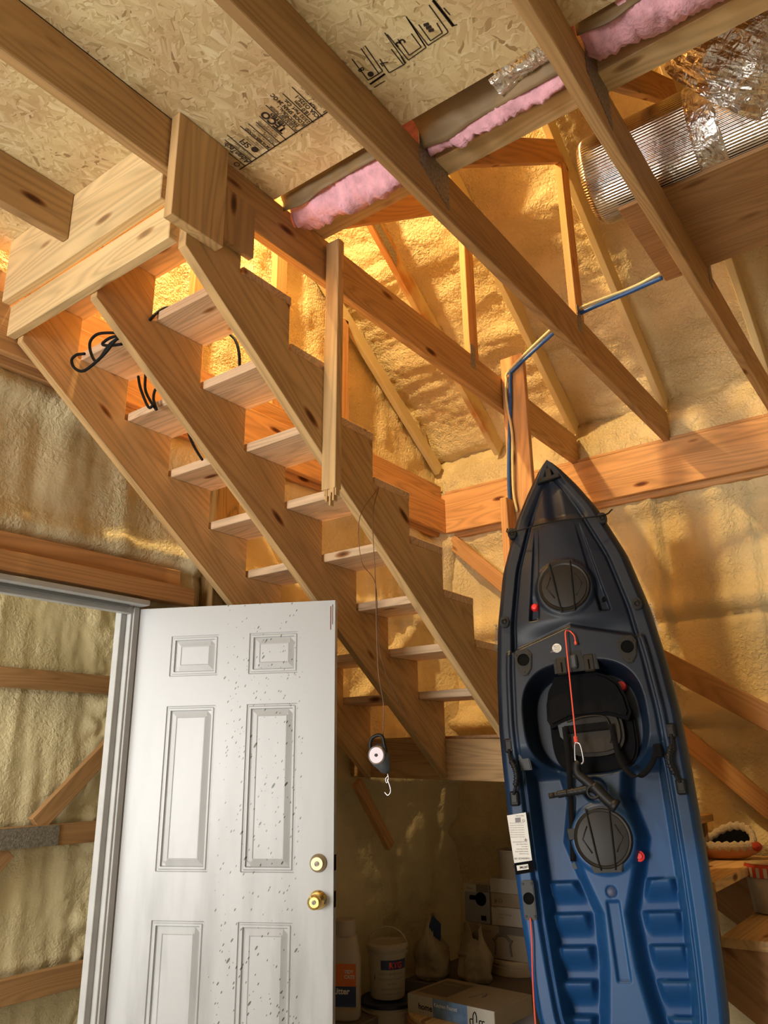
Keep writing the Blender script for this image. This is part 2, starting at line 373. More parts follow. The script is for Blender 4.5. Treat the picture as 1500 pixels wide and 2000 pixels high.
def foil_mat(name, c, ribs=0.0):
    m, nt, b = new_mat(name); L = nt.links.new
    tc = N(nt, 'ShaderNodeTexCoord'); b.inputs['Base Color'].default_value = (*c, 1); b.inputs['Metallic'].default_value = 1.0; b.inputs['Roughness'].default_value = 0.2
    n = N(nt, 'ShaderNodeTexNoise'); n.inputs['Scale'].default_value = 18 if not ribs else 14; n.inputs['Detail'].default_value = 5; n.inputs['Distortion'].default_value = 1.2; L(tc.outputs['Object'], n.inputs[0])
    h = n.outputs[0]
    if ribs:
        s = N(nt, 'ShaderNodeSeparateXYZ'); L(tc.outputs['Object'], s.inputs[0]); at_ = N(nt, 'ShaderNodeMath', operation='ARCTAN2'); L(s.outputs[1], at_.inputs[0]); L(s.outputs[0], at_.inputs[1])
        w = N(nt, 'ShaderNodeMath', operation='MULTIPLY_ADD'); w.inputs[1].default_value = ribs; L(at_.outputs[0], w.inputs[0]); L(n.outputs[0], w.inputs[2])
        w2 = N(nt, 'ShaderNodeMath', operation='SINE'); L(w.outputs[0], w2.inputs[0])
        mx = N(nt, 'ShaderNodeMix'); mx.data_type = 'FLOAT'; mx.inputs[0].default_value = 0.35; L(h, mx.inputs[2]); L(w2.outputs[0], mx.inputs[3]); h = mx.outputs[0]
    bp = N(nt, 'ShaderNodeBump'); bp.inputs['Strength'].default_value = 0.9 if not ribs else 0.6; bp.inputs['Distance'].default_value = 0.02 if not ribs else 0.008; L(h, bp.inputs['Height']); L(bp.outputs[0], b.inputs['Normal'])
    return m

M = {}
M['pine'] = wood('pine', (0.62, 0.42, 0.205))
M['joist'] = wood('joist_pine', (0.52, 0.335, 0.16))
M['pale'] = wood('pale_spruce', (0.74, 0.56, 0.31), dark=0.86, knots=0.7)
M['tread'] = wood('tread_pine', (0.74, 0.55, 0.37), dark=0.74)
M['fir'] = wood('fir', (0.62, 0.35, 0.155), dark=0.8)
M['treated'] = wood('treated', (0.27, 0.17, 0.07), dark=0.5)
M['plywood'] = wood('plywood', (0.42, 0.24, 0.11), dark=0.85, knots=0.5)
M['foam'] = foam_mat('spray_foam', (0.73, 0.63, 0.39))
M['foamr'] = foam_mat('spray_foam_pebbled', (0.78, 0.63, 0.35), 0.9, 0.024, 0.45, 60)
M['foamw'] = foam_mat('spray_foam_right', (0.73, 0.59, 0.32), 0.9, 0.018, 0.3, 50)
def dusted(name, lo, hi):
    m = wood(name, (0.55, 0.27, 0.10)); nt = m.node_tree; L = nt.links.new; b = nt.nodes['Principled BSDF']
    src = b.inputs['Base Color'].links[0].from_socket
    tc = N(nt, 'ShaderNodeTexCoord'); n = N(nt, 'ShaderNodeTexNoise'); n.inputs['Scale'].default_value = 3.0; n.inputs['Detail'].default_value = 3; L(tc.outputs['Object'], n.inputs[0])
    sp = N(nt, 'ShaderNodeSeparateXYZ'); L(tc.outputs['Object'], sp.inputs[0])
    # overspray is heaviest towards the eave (negative local x) and the upper edge
    a = N(nt, 'ShaderNodeMath', operation='MULTIPLY_ADD'); a.inputs[1].default_value = 0.16; L(sp.outputs[0], a.inputs[0]); L(n.outputs[0], a.inputs[2])
    a2 = N(nt, 'ShaderNodeMath', operation='MULTIPLY_ADD'); a2.inputs[1].default_value = 1.6; L(sp.outputs[1], a2.inputs[0]); L(a.outputs[0], a2.inputs[2])
    mr = N(nt, 'ShaderNodeMapRange'); mr.inputs[1].default_value = lo; mr.inputs[2].default_value = hi; L(a2.outputs[0], mr.inputs[0])
    mx = N(nt, 'ShaderNodeMix', data_type='RGBA'); L(mr.outputs[0], mx.inputs[0]); L(src, mx.inputs[6]); mx.inputs[7].default_value = (0.68, 0.56, 0.30, 1); L(mx.outputs[2], b.inputs['Base Color'])
    return m
M['dust'] = dusted('overspray_fir', 0.35, 0.50)
M['dust0'] = dusted('light_overspray_fir', 0.62, 0.78)
M['osb'] = osb_mat()
M['door'] = door_mat()
M['trim'] = plain('trim_paint', (0.42, 0.42, 0.41), 0.45, var=0.08, vscale=9)
M['seal'] = plain('weatherstrip', (0.16, 0.16, 0.15), 0.6)
M['brass'] = plain('brass', (0.80, 0.58, 0.22), 0.18, 1.0)
M['nickel'] = plain('satin_nickel', (0.50, 0.36, 0.20), 0.38, 1.0)
M['steel'] = plain('galvanised', (0.30, 0.27, 0.23), 0.5, 0.6, bump=1.0, bscale=160, var=0.35, vscale=90)
M['chrome'] = plain('chrome', (0.5, 0.5, 0.52), 0.3, 1.0)
M['black'] = plain('black_plastic', (0.009, 0.009, 0.010), 0.5, spec=0.3)
M['rubber'] = plain('black_cord', (0.009, 0.009, 0.009), 0.7, spec=0.2)
M['fabric'] = plain('black_fabric', (0.007, 0.007, 0.008), 0.95, bump=0.4, bscale=400, spec=0.1)
M['mesh'] = plain('smoke_mesh', (0.022, 0.017, 0.012), 0.6, spec=0.25)
M['lid'] = plain('hatch_lid', (0.016, 0.013, 0.010), 0.45, spec=0.3)
M['greyp'] = plain('grey_plastic', (0.055, 0.062, 0.07), 0.5, spec=0.3)
M['red'] = plain('red_plastic', (0.75, 0.03, 0.03), 0.3)
M['redcord'] = plain('red_cord', (0.75, 0.09, 0.06), 0.6)
M['blue'] = plain('blue_cable', (0.02, 0.09, 0.30), 0.35)
M['yellow'] = plain('cream_cable', (0.72, 0.60, 0.30), 0.4)
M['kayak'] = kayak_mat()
M['white'] = plain('white_label', (0.75, 0.74, 0.70), 0.5)
M['ink'] = plain('ink', (0.006, 0.006, 0.006), 0.9, spec=0.05)  # print black, also the painted dark of holes and the slipper's inside
M['stampink'] = plain('stamp_ink', (0.035, 0.022, 0.015), 0.8)
M['greyink'] = plain('grey_ink', (0.25, 0.25, 0.25), 0.7)
M['pink'] = plain('pink_fibreglass', (0.80, 0.42, 0.50), 0.95, bump=1.0, bscale=80, var=0.22, vscale=22)
M['kraft'] = plain('kraft_paper', (0.24, 0.155, 0.07), 0.6, bump=0.5, bscale=9, var=0.2, vscale=6)
M['foil'] = foil_mat('crumpled_foil', (0.88, 0.88, 0.88))
M['duct'] = foil_mat('foil_duct', (0.66, 0.62, 0.58), ribs=95)
M['concrete'] = plain('concrete', (0.55, 0.53, 0.49), 0.8, bump=0.2, bscale=30, var=0.1)
M['drywall'] = plain('grey_metal_siding', (0.22, 0.20, 0.17), 0.7)
M['card'] = plain('carton_board', (0.34, 0.27, 0.18), 0.75, var=0.08)
M['cardw'] = plain('white_carton', (0.44, 0.40, 0.33), 0.7, var=0.06)
M['cardd'] = plain('dark_carton_print', (0.16, 0.13, 0.10), 0.6)
M['navy'] = plain('navy_print', (0.03, 0.05, 0.12), 0.5)
M['bluepr'] = plain('blue_print', (0.15, 0.25, 0.42), 0.35, var=0.4, vscale=14)
M['orange'] = plain('orange_print', (0.70, 0.17, 0.03), 0.5)
M['jug'] = plain('white_jug', (0.48, 0.41, 0.33), 0.5)
M['bucket'] = plain('white_bucket', (0.46, 0.41, 0.32), 0.45)
M['lidb'] = plain('blue_black_lid', (0.02, 0.025, 0.05), 0.4)
M['bag'] = plain('paper_sack', (0.36, 0.30, 0.20), 0.8, bump=0.6, bscale=14, var=0.15, vscale=8)
M['tin'] = plain('tin_lid', (0.45, 0.33, 0.19), 0.4, var=0.1)
M['tan'] = plain('tan_sole', (0.48, 0.20, 0.08), 0.6)
M['fleece'] = plain('fleece', (0.52, 0.42, 0.30), 0.95, bump=1.0, bscale=120)
M['redcl'] = plain('red_cloth', (0.42, 0.04, 0.015), 0.8)
M['bulbd'] = plain('dial_face', (0.80, 0.66, 0.76), 0.4)  # one even pale pink for the scale's dial

# ================================================================== SETTING
def nz(x, y, z, s=0.0): return noise.noise(Vector((x+s, y+s*1.7, z-s)))
def struct(o): o['kind'] = 'structure'; return o

# floor, far side walls and the garage side, assumed open, behind the photographer
struct(box('floor', -5, 6.2, -5, 5, -0.12, 0, M['concrete'], bev=0))
struct(box('wall_back', -5.1, -5.0, -5, 5, 2.6, 6.2, M['drywall'], bev=0))
struct(box('wall_back_side', -5.1, -5.0, -5, 0.0, 0, 2.6, M['drywall'], bev=0))
struct(box('wall_near', -5, 6.2, -5.1, -5.0, 0, 6.4, M['drywall'], bev=0))

WY = 2.90      # face of the foam on the left wall
WX = 4.70      # face of the foam on the right wall
def bump(t, c, w): return math.exp(-((t-c)/w)**2)
def segd(px, pz, a, b):
    ax, az = a; bx, bz = b; L2 = (bx-ax)**2+(bz-az)**2
    t = max(0, min(1, ((px-ax)*(bx-ax)+(pz-az)*(bz-az))/L2))
    return math.hypot(px-ax-t*(bx-ax), pz-az-t*(bz-az))

def rib(t, z, s, k=0.03):
    """vertical runs left by the spray between the siding corrugations"""
    a = nz(t*5.5, 0.35*z, 0, s); b = nz(t*13, 1.2*z, 3, s)
    return k*(0.8*a+0.45*b+0.25*abs(nz(t*21, 2.2*z, 5, s))) + 0.006*nz(t*30, 30*z, 1, s) + 0.01*nz(3*t, 3*z, 9, s)

# left wall: foam between the posts, door opening left out
nxw, nzw = 240, 150
def wl(i, j):
    x = -1.2 + 6.0*i/nxw; z = 3.26*j/nzw
    h = rib(x, z, 2.0, 0.024)
    h += 0.035*bump(z, 2.31, 0.05) + 0.05*bump(z, 2.86, 0.06) + 0.03*bump(z, 1.28, 0.05) - 0.02*bump(z, 2.24, 0.02)
    h += 0.055*math.exp(-(segd(x, z, (4.25, 2.25), (3.35, 1.45))/0.05)**2)
    h += 0.05*math.exp(-(segd(x, z, (2.55, 2.75), (3.1, 2.2))/0.05)**2)*(z < 2.8)
    h += 0.035*bump(x, 2.36, 0.05)
    if x > 3.1: h += 0.02*nz(4*x, 4*z, 4, 3) + 0.012*nz(11*x, 11*z, 4, 3)
    h += 0.09*ss(4.45, 4.68, x)
    return (x, WY-h, z)
def wlskip(i, j):
    x = -1.2 + 6.0*(i+.5)/nxw; z = 3.26*(j+.5)/nzw
    return 1.02 < x < 2.06 and z < 2.08
struct(grid('wall_left', wl, nxw, nzw, M['foam'], skip=wlskip, flip=False))

# gable end above the left rim beam
ng1, ng2 = 200, 140
def wg(i, j):
    x = -1.5 + 6.6*i/ng1; z = 3.2 + 3.2*j/ng2
    h = 0.02*nz(x*6, z*0.6, 0, 8) + 0.02*nz(5*x, 5*z, 2, 1) + 0.022*abs(nz(14*x, 5*z, 2, 4)) + 0.010*nz(26*x, 26*z, 2, 6)
    for sx in (2.23, 2.83, 3.43): h -= 0.022*bump(x, sx+0.045, 0.075)
    return (x, WY+0.03-h, z)
struct(grid('wall_gable', wg, ng1, ng2, M['foamr']))

# right wall
nyw = 230
def wr(i, j):
    y = 3.05 - 6.4*i/nyw; z = 3.0*j/nzw
    h = rib(y, z, 11.0, 0.042)
    h += 0.05*ss(2.78, 2.9, z) + 0.045*bump(z, 2.25, 0.075) - 0.025*bump(z, 2.16, 0.02) + 0.05*bump(z, 1.62, 0.06) - 0.03*bump(z, 1.55, 0.02) + 0.04*bump(z, 0.95, 0.06)
    g = (y*1.9) % 1.0
    h -= 0.026*bump(g, 0.5, 0.035) - 0.012*bump(g, 0.58, 0.05)
    if z < 1.75: h += 0.018*nz(5*y, 5*z, 2, 7) + 0.01*nz(13*y, 13*z, 2, 7)
    h += 0.09*ss(2.62, 2.9, y)
    return (WX-h, y, z)
struct(grid('wall_right', wr, nyw, nzw, M['foamw']))

# eave strip between the right rim beam and the roof
def we(i, j):
    y = 3.0 - 6.4*i/260; t = j/22
    x = 4.60 + 0.16*t; z = 3.22 + 0.42*t
    h = 0.035*abs(nz(7*y, 5*z, 1, 5)) + 0.025*nz(18*y, 18*z, 1, 5) + 0.03*math.sin(math.pi*t)
    return (x-h, y, z)
struct(grid('wall_eave', we, 260, 22, M['foamr']))

# roof slope and flat part over the attic room
SL = 0.69
def chord_z(x): return 3.44 + SL*(4.62-x)          # underside of the truss top chords
CY = [1.77, 1.17, 0.56, -0.05, -0.66]              # near faces of the trusses
def wroof(i, j):
    y = 3.05 - 6.4*i/320; x = 4.95 - 4.0*j/300
    z = chord_z(x) + 0.225
    h = 0.05*bump(((4.95-x)*1.75) % 1.0, 0.5, 0.16)*(0.6+0.6*nz(2*x, 1.5*y, 0, 2)) + 0.02*nz(3*x, 3*y, 1, 1) + 0.035*abs(nz(9*x, 2*y, 2, 3)) + 0.014*abs(nz(20*x, 14*y, 2, 3)) + 0.006*nz(45*x, 40*y, 2, 3)
    if y < 1.2: h *= 0.6
    for c in CY + [2.37]: h += 0.045*bump(y, c+0.02, 0.05)*(0.7+0.8*nz(3*x, 0, 0, c))
    n = Vector((-SL, 0, -1)).normalized()
    return tuple(Vector((x, y, z)) + n*h)
struct(grid('ceiling_slope', wroof, 320, 300, M['foamr'], flip=True))
struct(box('ceiling_attic', -5, 1.1, -5, 3.1, 6.15, 6.25, M['foam'], bev=0))
struct(box('ceiling_outer', 0.9, 6.2, -5, -3.3, 3.5, 6.3, M['foam'], bev=0))
struct(box('wall_right_outer', 4.7, 4.8, -5, -3.3, 0, 3.6, M['foam'], bev=0))
struct(box('wall_left_outer', -5, -1.15, 2.9, 3.0, 0, 6.3, M['foam'], bev=0))

# far wall seen through the doorway
def wf(i, j):
    x = 1.2 + 2.4*i/130; z = 2.7*j/130
    h = rib(x, z, 21.0, 0.028)
    h += 0.03*ss(2.55, 2.8, x)*abs(nz(12*x, 8*z, 0, 1))*3
    for c in (1.76, 1.90, 0.98, 1.11, 0.28, 0.44): h += 0.015*bump(z, c, 0.02)
    return (x, 4.05-h, z)
struct(grid('wall_passage', wf, 130, 130, M['foam']))
struct(box('wall_passage_end', 3.3, 3.4, 2.95, 4.1, 0, 2.7, M['drywall'], bev=0))
struct(box('ceiling_passage', 0.0, 3.4, 2.95, 4.1, 2.6, 2.7, M['foam'], bev=0))

# subfloor boards overhead (ceiling of the garage)
ZC = 3.44
ce = D.objects.new('ceiling', None)
me = D.meshes.new('ceiling'); bm = bmesh.new()
add_box(bm, 6.73, 6.81, 0.02, Matrix.Translation((-1.635, -1.595, ZC+0.010)))
add_box(bm, 6.288, 1.12, 0.02, Matrix.Translation((-1.856, 2.33, ZC+0.010)))
bm.to_mesh(me); bm.free(); D.objects.remove(ce)
ceil = struct(link('ceiling', me, M['osb']))

# printed stamps on the underside of the subfloor
def stamp():
    bm = bmesh.new()
    z = ZC-0.0012
    X = Vector((-1, 0, 0)); Y = Vector((0, 1, 0))
    def T(s, x, y, size, bold=0.0, sh=0.0, sx=1.0): add_text(bm, s, size, frame3((x, y, z), X, Y), bold, 'LEFT', sh, sx)
    def line(x0, y0, x1, y1, w=0.0035):
        a = Vector((x0, y0, z)); b = Vector((x1, y1, z)); n = Vector((-(b-a).y, (b-a).x, 0)).normalized()*w/2
        add_quad(bm, a-n, b-n, b+n, a+n)
    x0 = 1.538
    line(x0, 1.76, x0-0.006, 1.325, 0.005)
    def yy(q): return 1.757 - 0.430*(q-215)/1125 - 0.010*math.sin(math.pi*(q-215)/1125)
    for q, L in ((280, .13), (365, .13), (420, .14), (580, .14), (655, .13), (720, .12), (790, .13), (920, .15), (1130, .15), (1245, .15), (1340, .16)):
        line(x0, yy(q), x0-L, yy(q), 0.0035 if q < 1340 else 0.005)
    T('O', x0-0.012, yy(262), 0.030)
    T('AdvanTech', x0-0.004, yy(357), 0.031, 0.0006, 0.3, 0.78)
    T('2010 Floor span', x0-0.012, yy(392), 0.012); T('sanded face down', x0-0.012, yy(414), 0.012)
    T('SFI', x0-0.055, yy(500), 0.034, 0.0006)
    bmesh.ops.create_circle(bm, cap_ends=True, radius=0.013, segments=16, matrix=Matrix.Translation((x0-0.035, yy(488), z)))
    for k, s in enumerate(('Certified Sourcing', 'www.sfiprogram.org', 'Label Fiber')): T(s, x0-0.02, yy(522+20*k), 0.009)
    T('JM HUBER WOOD', x0-0.008, yy(612), 0.014, 0.0004); T('CRYSTAL MILL 24', x0-0.008, yy(643), 0.012)
    T('THIS SIDE', x0-0.010, yy(688), 0.014); T('DOWN / ROUGH', x0-0.010, yy(712), 0.013)
    T('NON-SANDED', x0-0.03, yy(752), 0.013); T('MILL 012 PS 2', x0-0.03, yy(778), 0.011)
    T('TECO', x0-0.03, yy(872), 0.038, 0.0016, 0, 1.05); T('TESTED', x0-0.045, yy(908), 0.017, 0.0008, 0, 1.2)
    T('PS 2-10 RATED FLOOR', x0-0.008, yy(955), 0.013, 0.0003)
    T('EXPOSURE 1', x0-0.02, yy(982), 0.014, 0.0003); T('STRUCTURAL 1', x0-0.02, yy(1010), 0.015, 0.0004)
    T('FLOOR SPAN 24 OC', x0-0.008, yy(1062), 0.020, 0.0006, 0, 0.9); T('23/32 Perf. Cat.', x0-0.008, yy(1112), 0.019, 0.0004)
    T('18.0 mm', x0-0.03, yy(1176), 0.021, 0.0004); T('CSA O325-1', x0-0.008, yy(1228), 0.021, 0.0005)
    T('1R24', x0-0.035, yy(1270), 0.016, 0.0004); T('I', x0-0.01, yy(1325), 0.022, 0.0006); T('EXPOSURE 1 PRP-133', x0-0.03, yy(1322), 0.011)
    me = D.meshes.new('stamp'); bm.to_mesh(me); bm.free()
    for v in me.vertices: v.co.z = z
    return link('stamp', me, M['stampink'], ceil)
stamp()
def stamp2():
    bm = bmesh.new(); z = ZC-0.0012
    X = Vector((-1, 0, 0)); Y = Vector((0, 1, 0))
    def P(zx, zy):
        p = at(660+zx/6.25, zy/6.25, z=z); return Vector((p.x, p.y, z))
    def line(a, b, w=0.004):
        a = P(*a); b = P(*b); n = Vector((-(b-a).y, (b-a).x, 0)).normalized()*w/2
        add_quad(bm, a-n, b-n, b+n, a+n)
    for L in ([(330, 560), (545, 870), (390, 970)], [(280, 590), (500, 900), (370, 980), (170, 720)], [(400, 1030), (570, 905)], [(440, 1070), (575, 985)],
              [(510, 720), (625, 890), (820, 780), (770, 690)], [(650, 600), (800, 790)], [(570, 400), (830, 770)],
              [(730, 480), (870, 675), (1015, 575), (895, 410)], [(600, 420), (860, 735), (1075, 580), (850, 230)],
              [(985, 300), (1130, 500), (1275, 400), (1205, 280)], [(860, 240), (1100, 555), (1340, 400), (1340, 380), (1110, 60)], [(830, 200), (1060, 560)],
              [(1160, 0), (1410, 315), (1455, 300)], [(1290, 95), (1370, 185)]):
        for a, b in zip(L, L[1:]): line(a, b, 0.0035)
    line((1160, 0), (1410, 320), 0.009); line((390, 1030), (575, 900), 0.007)
    for k in range(3): line((1045+30*k, 310+35*k), (1110+30*k, 290+35*k), 0.010)
    p = P(835, 520); add_text(bm, '3', 0.045, frame3(p, X, Y), 0.0008)
    p = P(625, 770); add_text(bm, '7', 0.035, frame3(p, X, Y), 0.0002)
    p = P(330, 850); add_text(bm, '8', 0.028, frame3(p, X, Y), 0.0006)
    bmesh.ops.create_circle(bm, cap_ends=True, radius=0.010, segments=16, matrix=Matrix.Translation(P(400, 905)))
    me = D.meshes.new('stamp'); bm.to_mesh(me); bm.free()
    for v in me.vertices: v.co.z = z
    return link('stamp', me, M['stampink'], ceil)
stamp2()

# ================================================================== DOOR
A = Vector((2.071, 2.869, 0)); dx = Vector((0.454, -0.891, 0)).normalized(); nrm = Vector((-0.891, -0.454, 0)).normalized()
DW, DT, DH = 0.887, 2.037, 2.022
# local frame: x along the leaf, y = away from the viewer, z up, origin at the top hinge corner
Md = frame3((A.x, A.y, DT), dx, -nrm)
def door_leaf():
    PN = [(0.162, 0.380), (0.514, 0.731)]; PZ = [(0.125, 0.298), (0.420, 1.058), (1.230, 1.865)]
    offs = [0, 0.004, 0.007, 0.012, 0.018, 0.022, 0.040, 0.046, 0.050]
    def cuts(P, L):
        s = {0, L, 0.002, L-0.002}
        for a, b in P:
            for o in offs: s.add(round(a+o, 4)); s.add(round(b-o, 4))
        return sorted(s)
    xs, zs = cuts(PN, DW), cuts(PZ, DH)
    prof = [(0, 0), (0.004, 0.0045), (0.007, 0.0045), (0.012, 0.001), (0.018, 0.001), (0.022, 0.009), (0.046, 0.0015), (0.05, 0.0035)]
    def dep(x, z):
        for a, b in PN:
            for c, d in PZ:
                e = min(x-a, b-x, z-c, d-z)
                if e > 0:
                    for (p, q), (p2, q2) in zip(prof, prof[1:]):
                        if e <= p2: return q+(q2-q)*(e-p)/(p2-p)
                    return 0.0035
        return 0
    vs = []; fs = []
    for z in zs:
        for x in xs: vs.append((x, dep(x, z), -z))
    n = len(xs)
    for j in range(len(zs)-1):
        for i in range(n-1): fs.append((j*n+i, (j+1)*n+i, (j+1)*n+i+1, j*n+i+1))
    b = len(vs); T = 0.044
    vs += [(0, T, 0), (DW, T, 0), (DW, T, -DH), (0, T, -DH)]
    top = list(range(n)); bot = [(len(zs)-1)*n+i for i in range(n)]
    fs.append(top+[b+1, b]); fs.append(bot[::-1]+[b+3, b+2])
    fs.append([j*n for j in range(len(zs))][::-1]+[b, b+3]); fs.append([j*n+n-1 for j in range(len(zs))]+[b+2, b+1]); fs.append([b, b+1, b+2, b+3])
    me = D.meshes.new('door_1'); me.from_pydata(vs, [], fs); me.update()
    o = link('door_1', me, M['door']); o.matrix_world = Md
    return o
door = struct(door_leaf())
RL = Matrix.Rotation(math.pi/2, 4, 'X')     # lathe axis -> towards the viewer (-y local)
def dl(name, prof, mat, x, z, **k):
    o = lathe(name, prof, mat, door, M=Matrix.Translation((x, 0, -z)) @ RL, **k); return o
o = dl('deadbolt', [(0, 0), (0.033, 0), (0.033, 0.006), (0.024, 0.024), (0.023, 0.026), (0.0, 0.026)], M['nickel'], 0.827, 1.022)
o2 = lathe('keyhole', [(0, 0), (0.009, 0), (0.009, 0.003), (0, 0.003)], M['steel'], o, M=Matrix.Translation((0.827, -0.026, -1.022)) @ RL)
o = dl('door_knob', [(0, 0), (0.034, 0), (0.034, 0.004), (0.028, 0.012), (0.014, 0.016), (0.013, 0.034), (0.022, 0.040), (0.027, 0.050), (0.026, 0.060), (0.019, 0.065), (0.018, 0.062), (0, 0.062)], M['brass'], 0.827, 1.150)
o2 = lathe('keyhole', [(0, 0), (0.008, 0), (0.008, 0.003), (0, 0.003)], M['steel'], o, M=Matrix.Translation((0.827, -0.062, -1.150)) @ RL)
for zc in (0.19, 1.02, 1.80):
    bm = bmesh.new(); add_box(bm, 0.012, 0.02, 0.10, Matrix.Translation((-0.004, 0.012, -zc)), 0.002)
    from_bm('hinge', bm, M['steel'], door)
for zc in (1.022, 1.150):
    bm = bmesh.new(); add_box(bm, 0.003, 0.024, 0.056, Matrix.Translation((DW+0.001, 0.022, -zc)), 0.001)
    from_bm('latch_plate', bm, M['ink'], door)
# chipped strips at the top lock corner
bm = bmesh.new(); add_box(bm, 0.004, 0.002, 0.10, Matrix.Translation((0.868, -0.0005, -0.075)), 0.0008); add_box(bm, 0.003, 0.002, 0.085, Matrix.Translation((0.876, -0.0005, -0.06)), 0.0008)
from_bm('chip', bm, plain('bare_wood_chip', (0.20, 0.07, 0.03), 0.8), door)

# frame: head and jamb with stop and weatherstrip
fr = struct(box('trim_1', 0.98, 2.075, 2.80, 2.96, 2.045, 2.068, M['trim'], bev=0.002))
def fbox(n, *a, mat='trim'): return box(n, *a, M[mat], bev=0.002)
def fpart(n, *a, mat='trim'):
    o = box(n, *a, M[mat], bev=0.002); struct(o); return o
fpart('trim_2', 2.04, 2.068, 2.86, 2.96, 0, 2.045)      # hinge jamb
fpart('trim_3', 2.003, 2.040, 2.90, 2.94, 0, 2.03)      # its stop
fpart('trim_4', 1.0, 2.04, 2.865, 2.90, 2.012, 2.045, mat='trim')
fpart('trim_5', 1.0, 2.005, 2.845, 2.862, 2.030, 2.046, mat='seal')
fpart('trim_6', 2.030, 2.042, 2.868, 2.898, 0, 2.012)
fpart('trim_7', 0.98, 1.02, 2.80, 2.96, 0, 2.045)
tag(box('header_board', -1.0, 2.33, 2.815, 2.875, 2.085, 2.165, M['fir']), 'brown header board lying right above the white door frame', 'board')
tag(box('header_board', -1.0, 2.27, 2.85, 2.90, 2.170, 2.245, M['fir']), 'foam-dusted upper header board in the left wall, behind the lower one', 'board')

# ================================================================== LUMBER ON THE WALLS
tag(box('rim_beam', -1.2, 4.57, 2.80, 2.84, 2.948, 3.20, M['fir']), 'orange rim beam along the left wall above the foam, meeting the corner', 'beam')
tag(box('rim_beam', 4.57, 4.61, -3.2, 2.84, 2.948, 3.24, M['fir']), 'orange rim beam along the right wall under the ends of the trusses', 'beam')
tag(box('sill_plate', 4.575, 4.70, -3.2, 2.80, 3.241, 3.262, M['fir']), 'thin plate on top of the right rim beam', 'board')
tag(box('ledger_board', -1.2, 4.60, 2.845, 2.90, 2.915, 2.96, M['fir']), 'narrow ledger behind the bottom edge of the left rim beam', 'board')
tag(box('ledger_board', 4.615, 4.67, -3.2, 2.84, 2.915, 2.96, M['fir']), 'narrow ledger behind the bottom edge of the right rim beam', 'board')
tag(box('gable_plate', -1.2, 4.57, 2.83, 2.92, 3.205, 3.31, M['fir']), 'board lying on the left rim beam, knots showing, foam above it', 'board')
tag(box('corner_post', 2.42, 2.57, 2.80, 2.94, 0, 2.945, M['treated'], grain='z'), 'dark treated wall post behind the rear stair stringer, left wall', 'post')
def gable():
    g = empty('gable_truss', (3.4, 2.86, 3.31)); po = g.location
    for x in (1.63, 2.23, 2.83, 3.43):
        box('stud', x, x+0.09, 2.855, 2.90, 3.31, chord_z(x+0.09), M['fir'], g, poff=po)
    a = Vector((4.62, 2.875, 3.46)); b = Vector((1.2, 2.875, chord_z(1.2)+0.02))
    board('top_chord', b, a, 0.09, 0.04, (0, 0, 1), M['dust'], g, poff=po)
    return tag(g, 'studs and rafter of the gable end, half buried in foam above the left rim beam', 'truss')
gable()
# plates on the foam wall seen through the doorway
tag(box('wall_girt', 1.2, 3.2, 3.96, 4.01, 1.775, 1.875, M['plywood']), 'top horizontal board on the foam wall beyond the doorway', 'board')
mg = tag(box('wall_girt', 1.2, 3.2, 3.96, 4.01, 0.990, 1.095, M['plywood']), 'middle horizontal board beyond the doorway, joined by a metal plate', 'board')
tag(box('wall_girt', 1.2, 3.2, 3.96, 4.01, 0.300, 0.415, M['plywood']), 'lowest horizontal board on the foam wall beyond the doorway', 'board')
tag(board('diagonal_brace', (2.36, 3.985, 1.095), (2.93, 3.985, 1.66), 0.095, 0.04, (0, 0, 1), M['plywood']), 'diagonal brace on the foam wall beyond the doorway, rising to the right', 'brace')
tag(board('diagonal_brace', (2.22, 3.985, 0.99), (1.9, 3.985, 0.62), 0.095, 0.04, (0, 0, 1), M['plywood']), 'diagonal brace beyond the doorway, below the metal plate', 'brace')
tag(box('splice_plate', 1.9, 2.48, 3.952, 3.959, 0.992, 1.092, M['steel']), 'grey toothed metal plate across the middle board beyond the doorway', 'plate')

# right wall: diagonal brace in the foam, handrail board, post
tag(board('diagonal_brace', (4.63, 2.79, 2.90), (4.60, 0.2, 0.42), 0.10, 0.05, (0, 0, 1), M['fir']), 'long diagonal brace bedded in the foam of the right wall, behind the kayak', 'brace')
tag(board('handrail', (4.45, 1.72, 2.145), (4.45, 0.3, 1.215), 0.125, 0.04, (0, 0, 1), M['plywood']), 'grey-brown handrail board on the right wall sloping down beside the kayak', 'handrail')
pp = empty('newel_post', (3.56, 1.70, 1.5)); po = pp.location
box('post', 3.54, 3.578, 1.628, 1.766, 1.50, 3.545, M['fir'], pp, grain='z', poff=po)
box('cleat', 3.445, 3.539, 1.735, 1.775, 1.72, 2.69, M['fir'], pp, grain='z', poff=po)
tag(pp, 'tall upright pine post behind the kayak tip carrying the blue and cream cables', 'post')

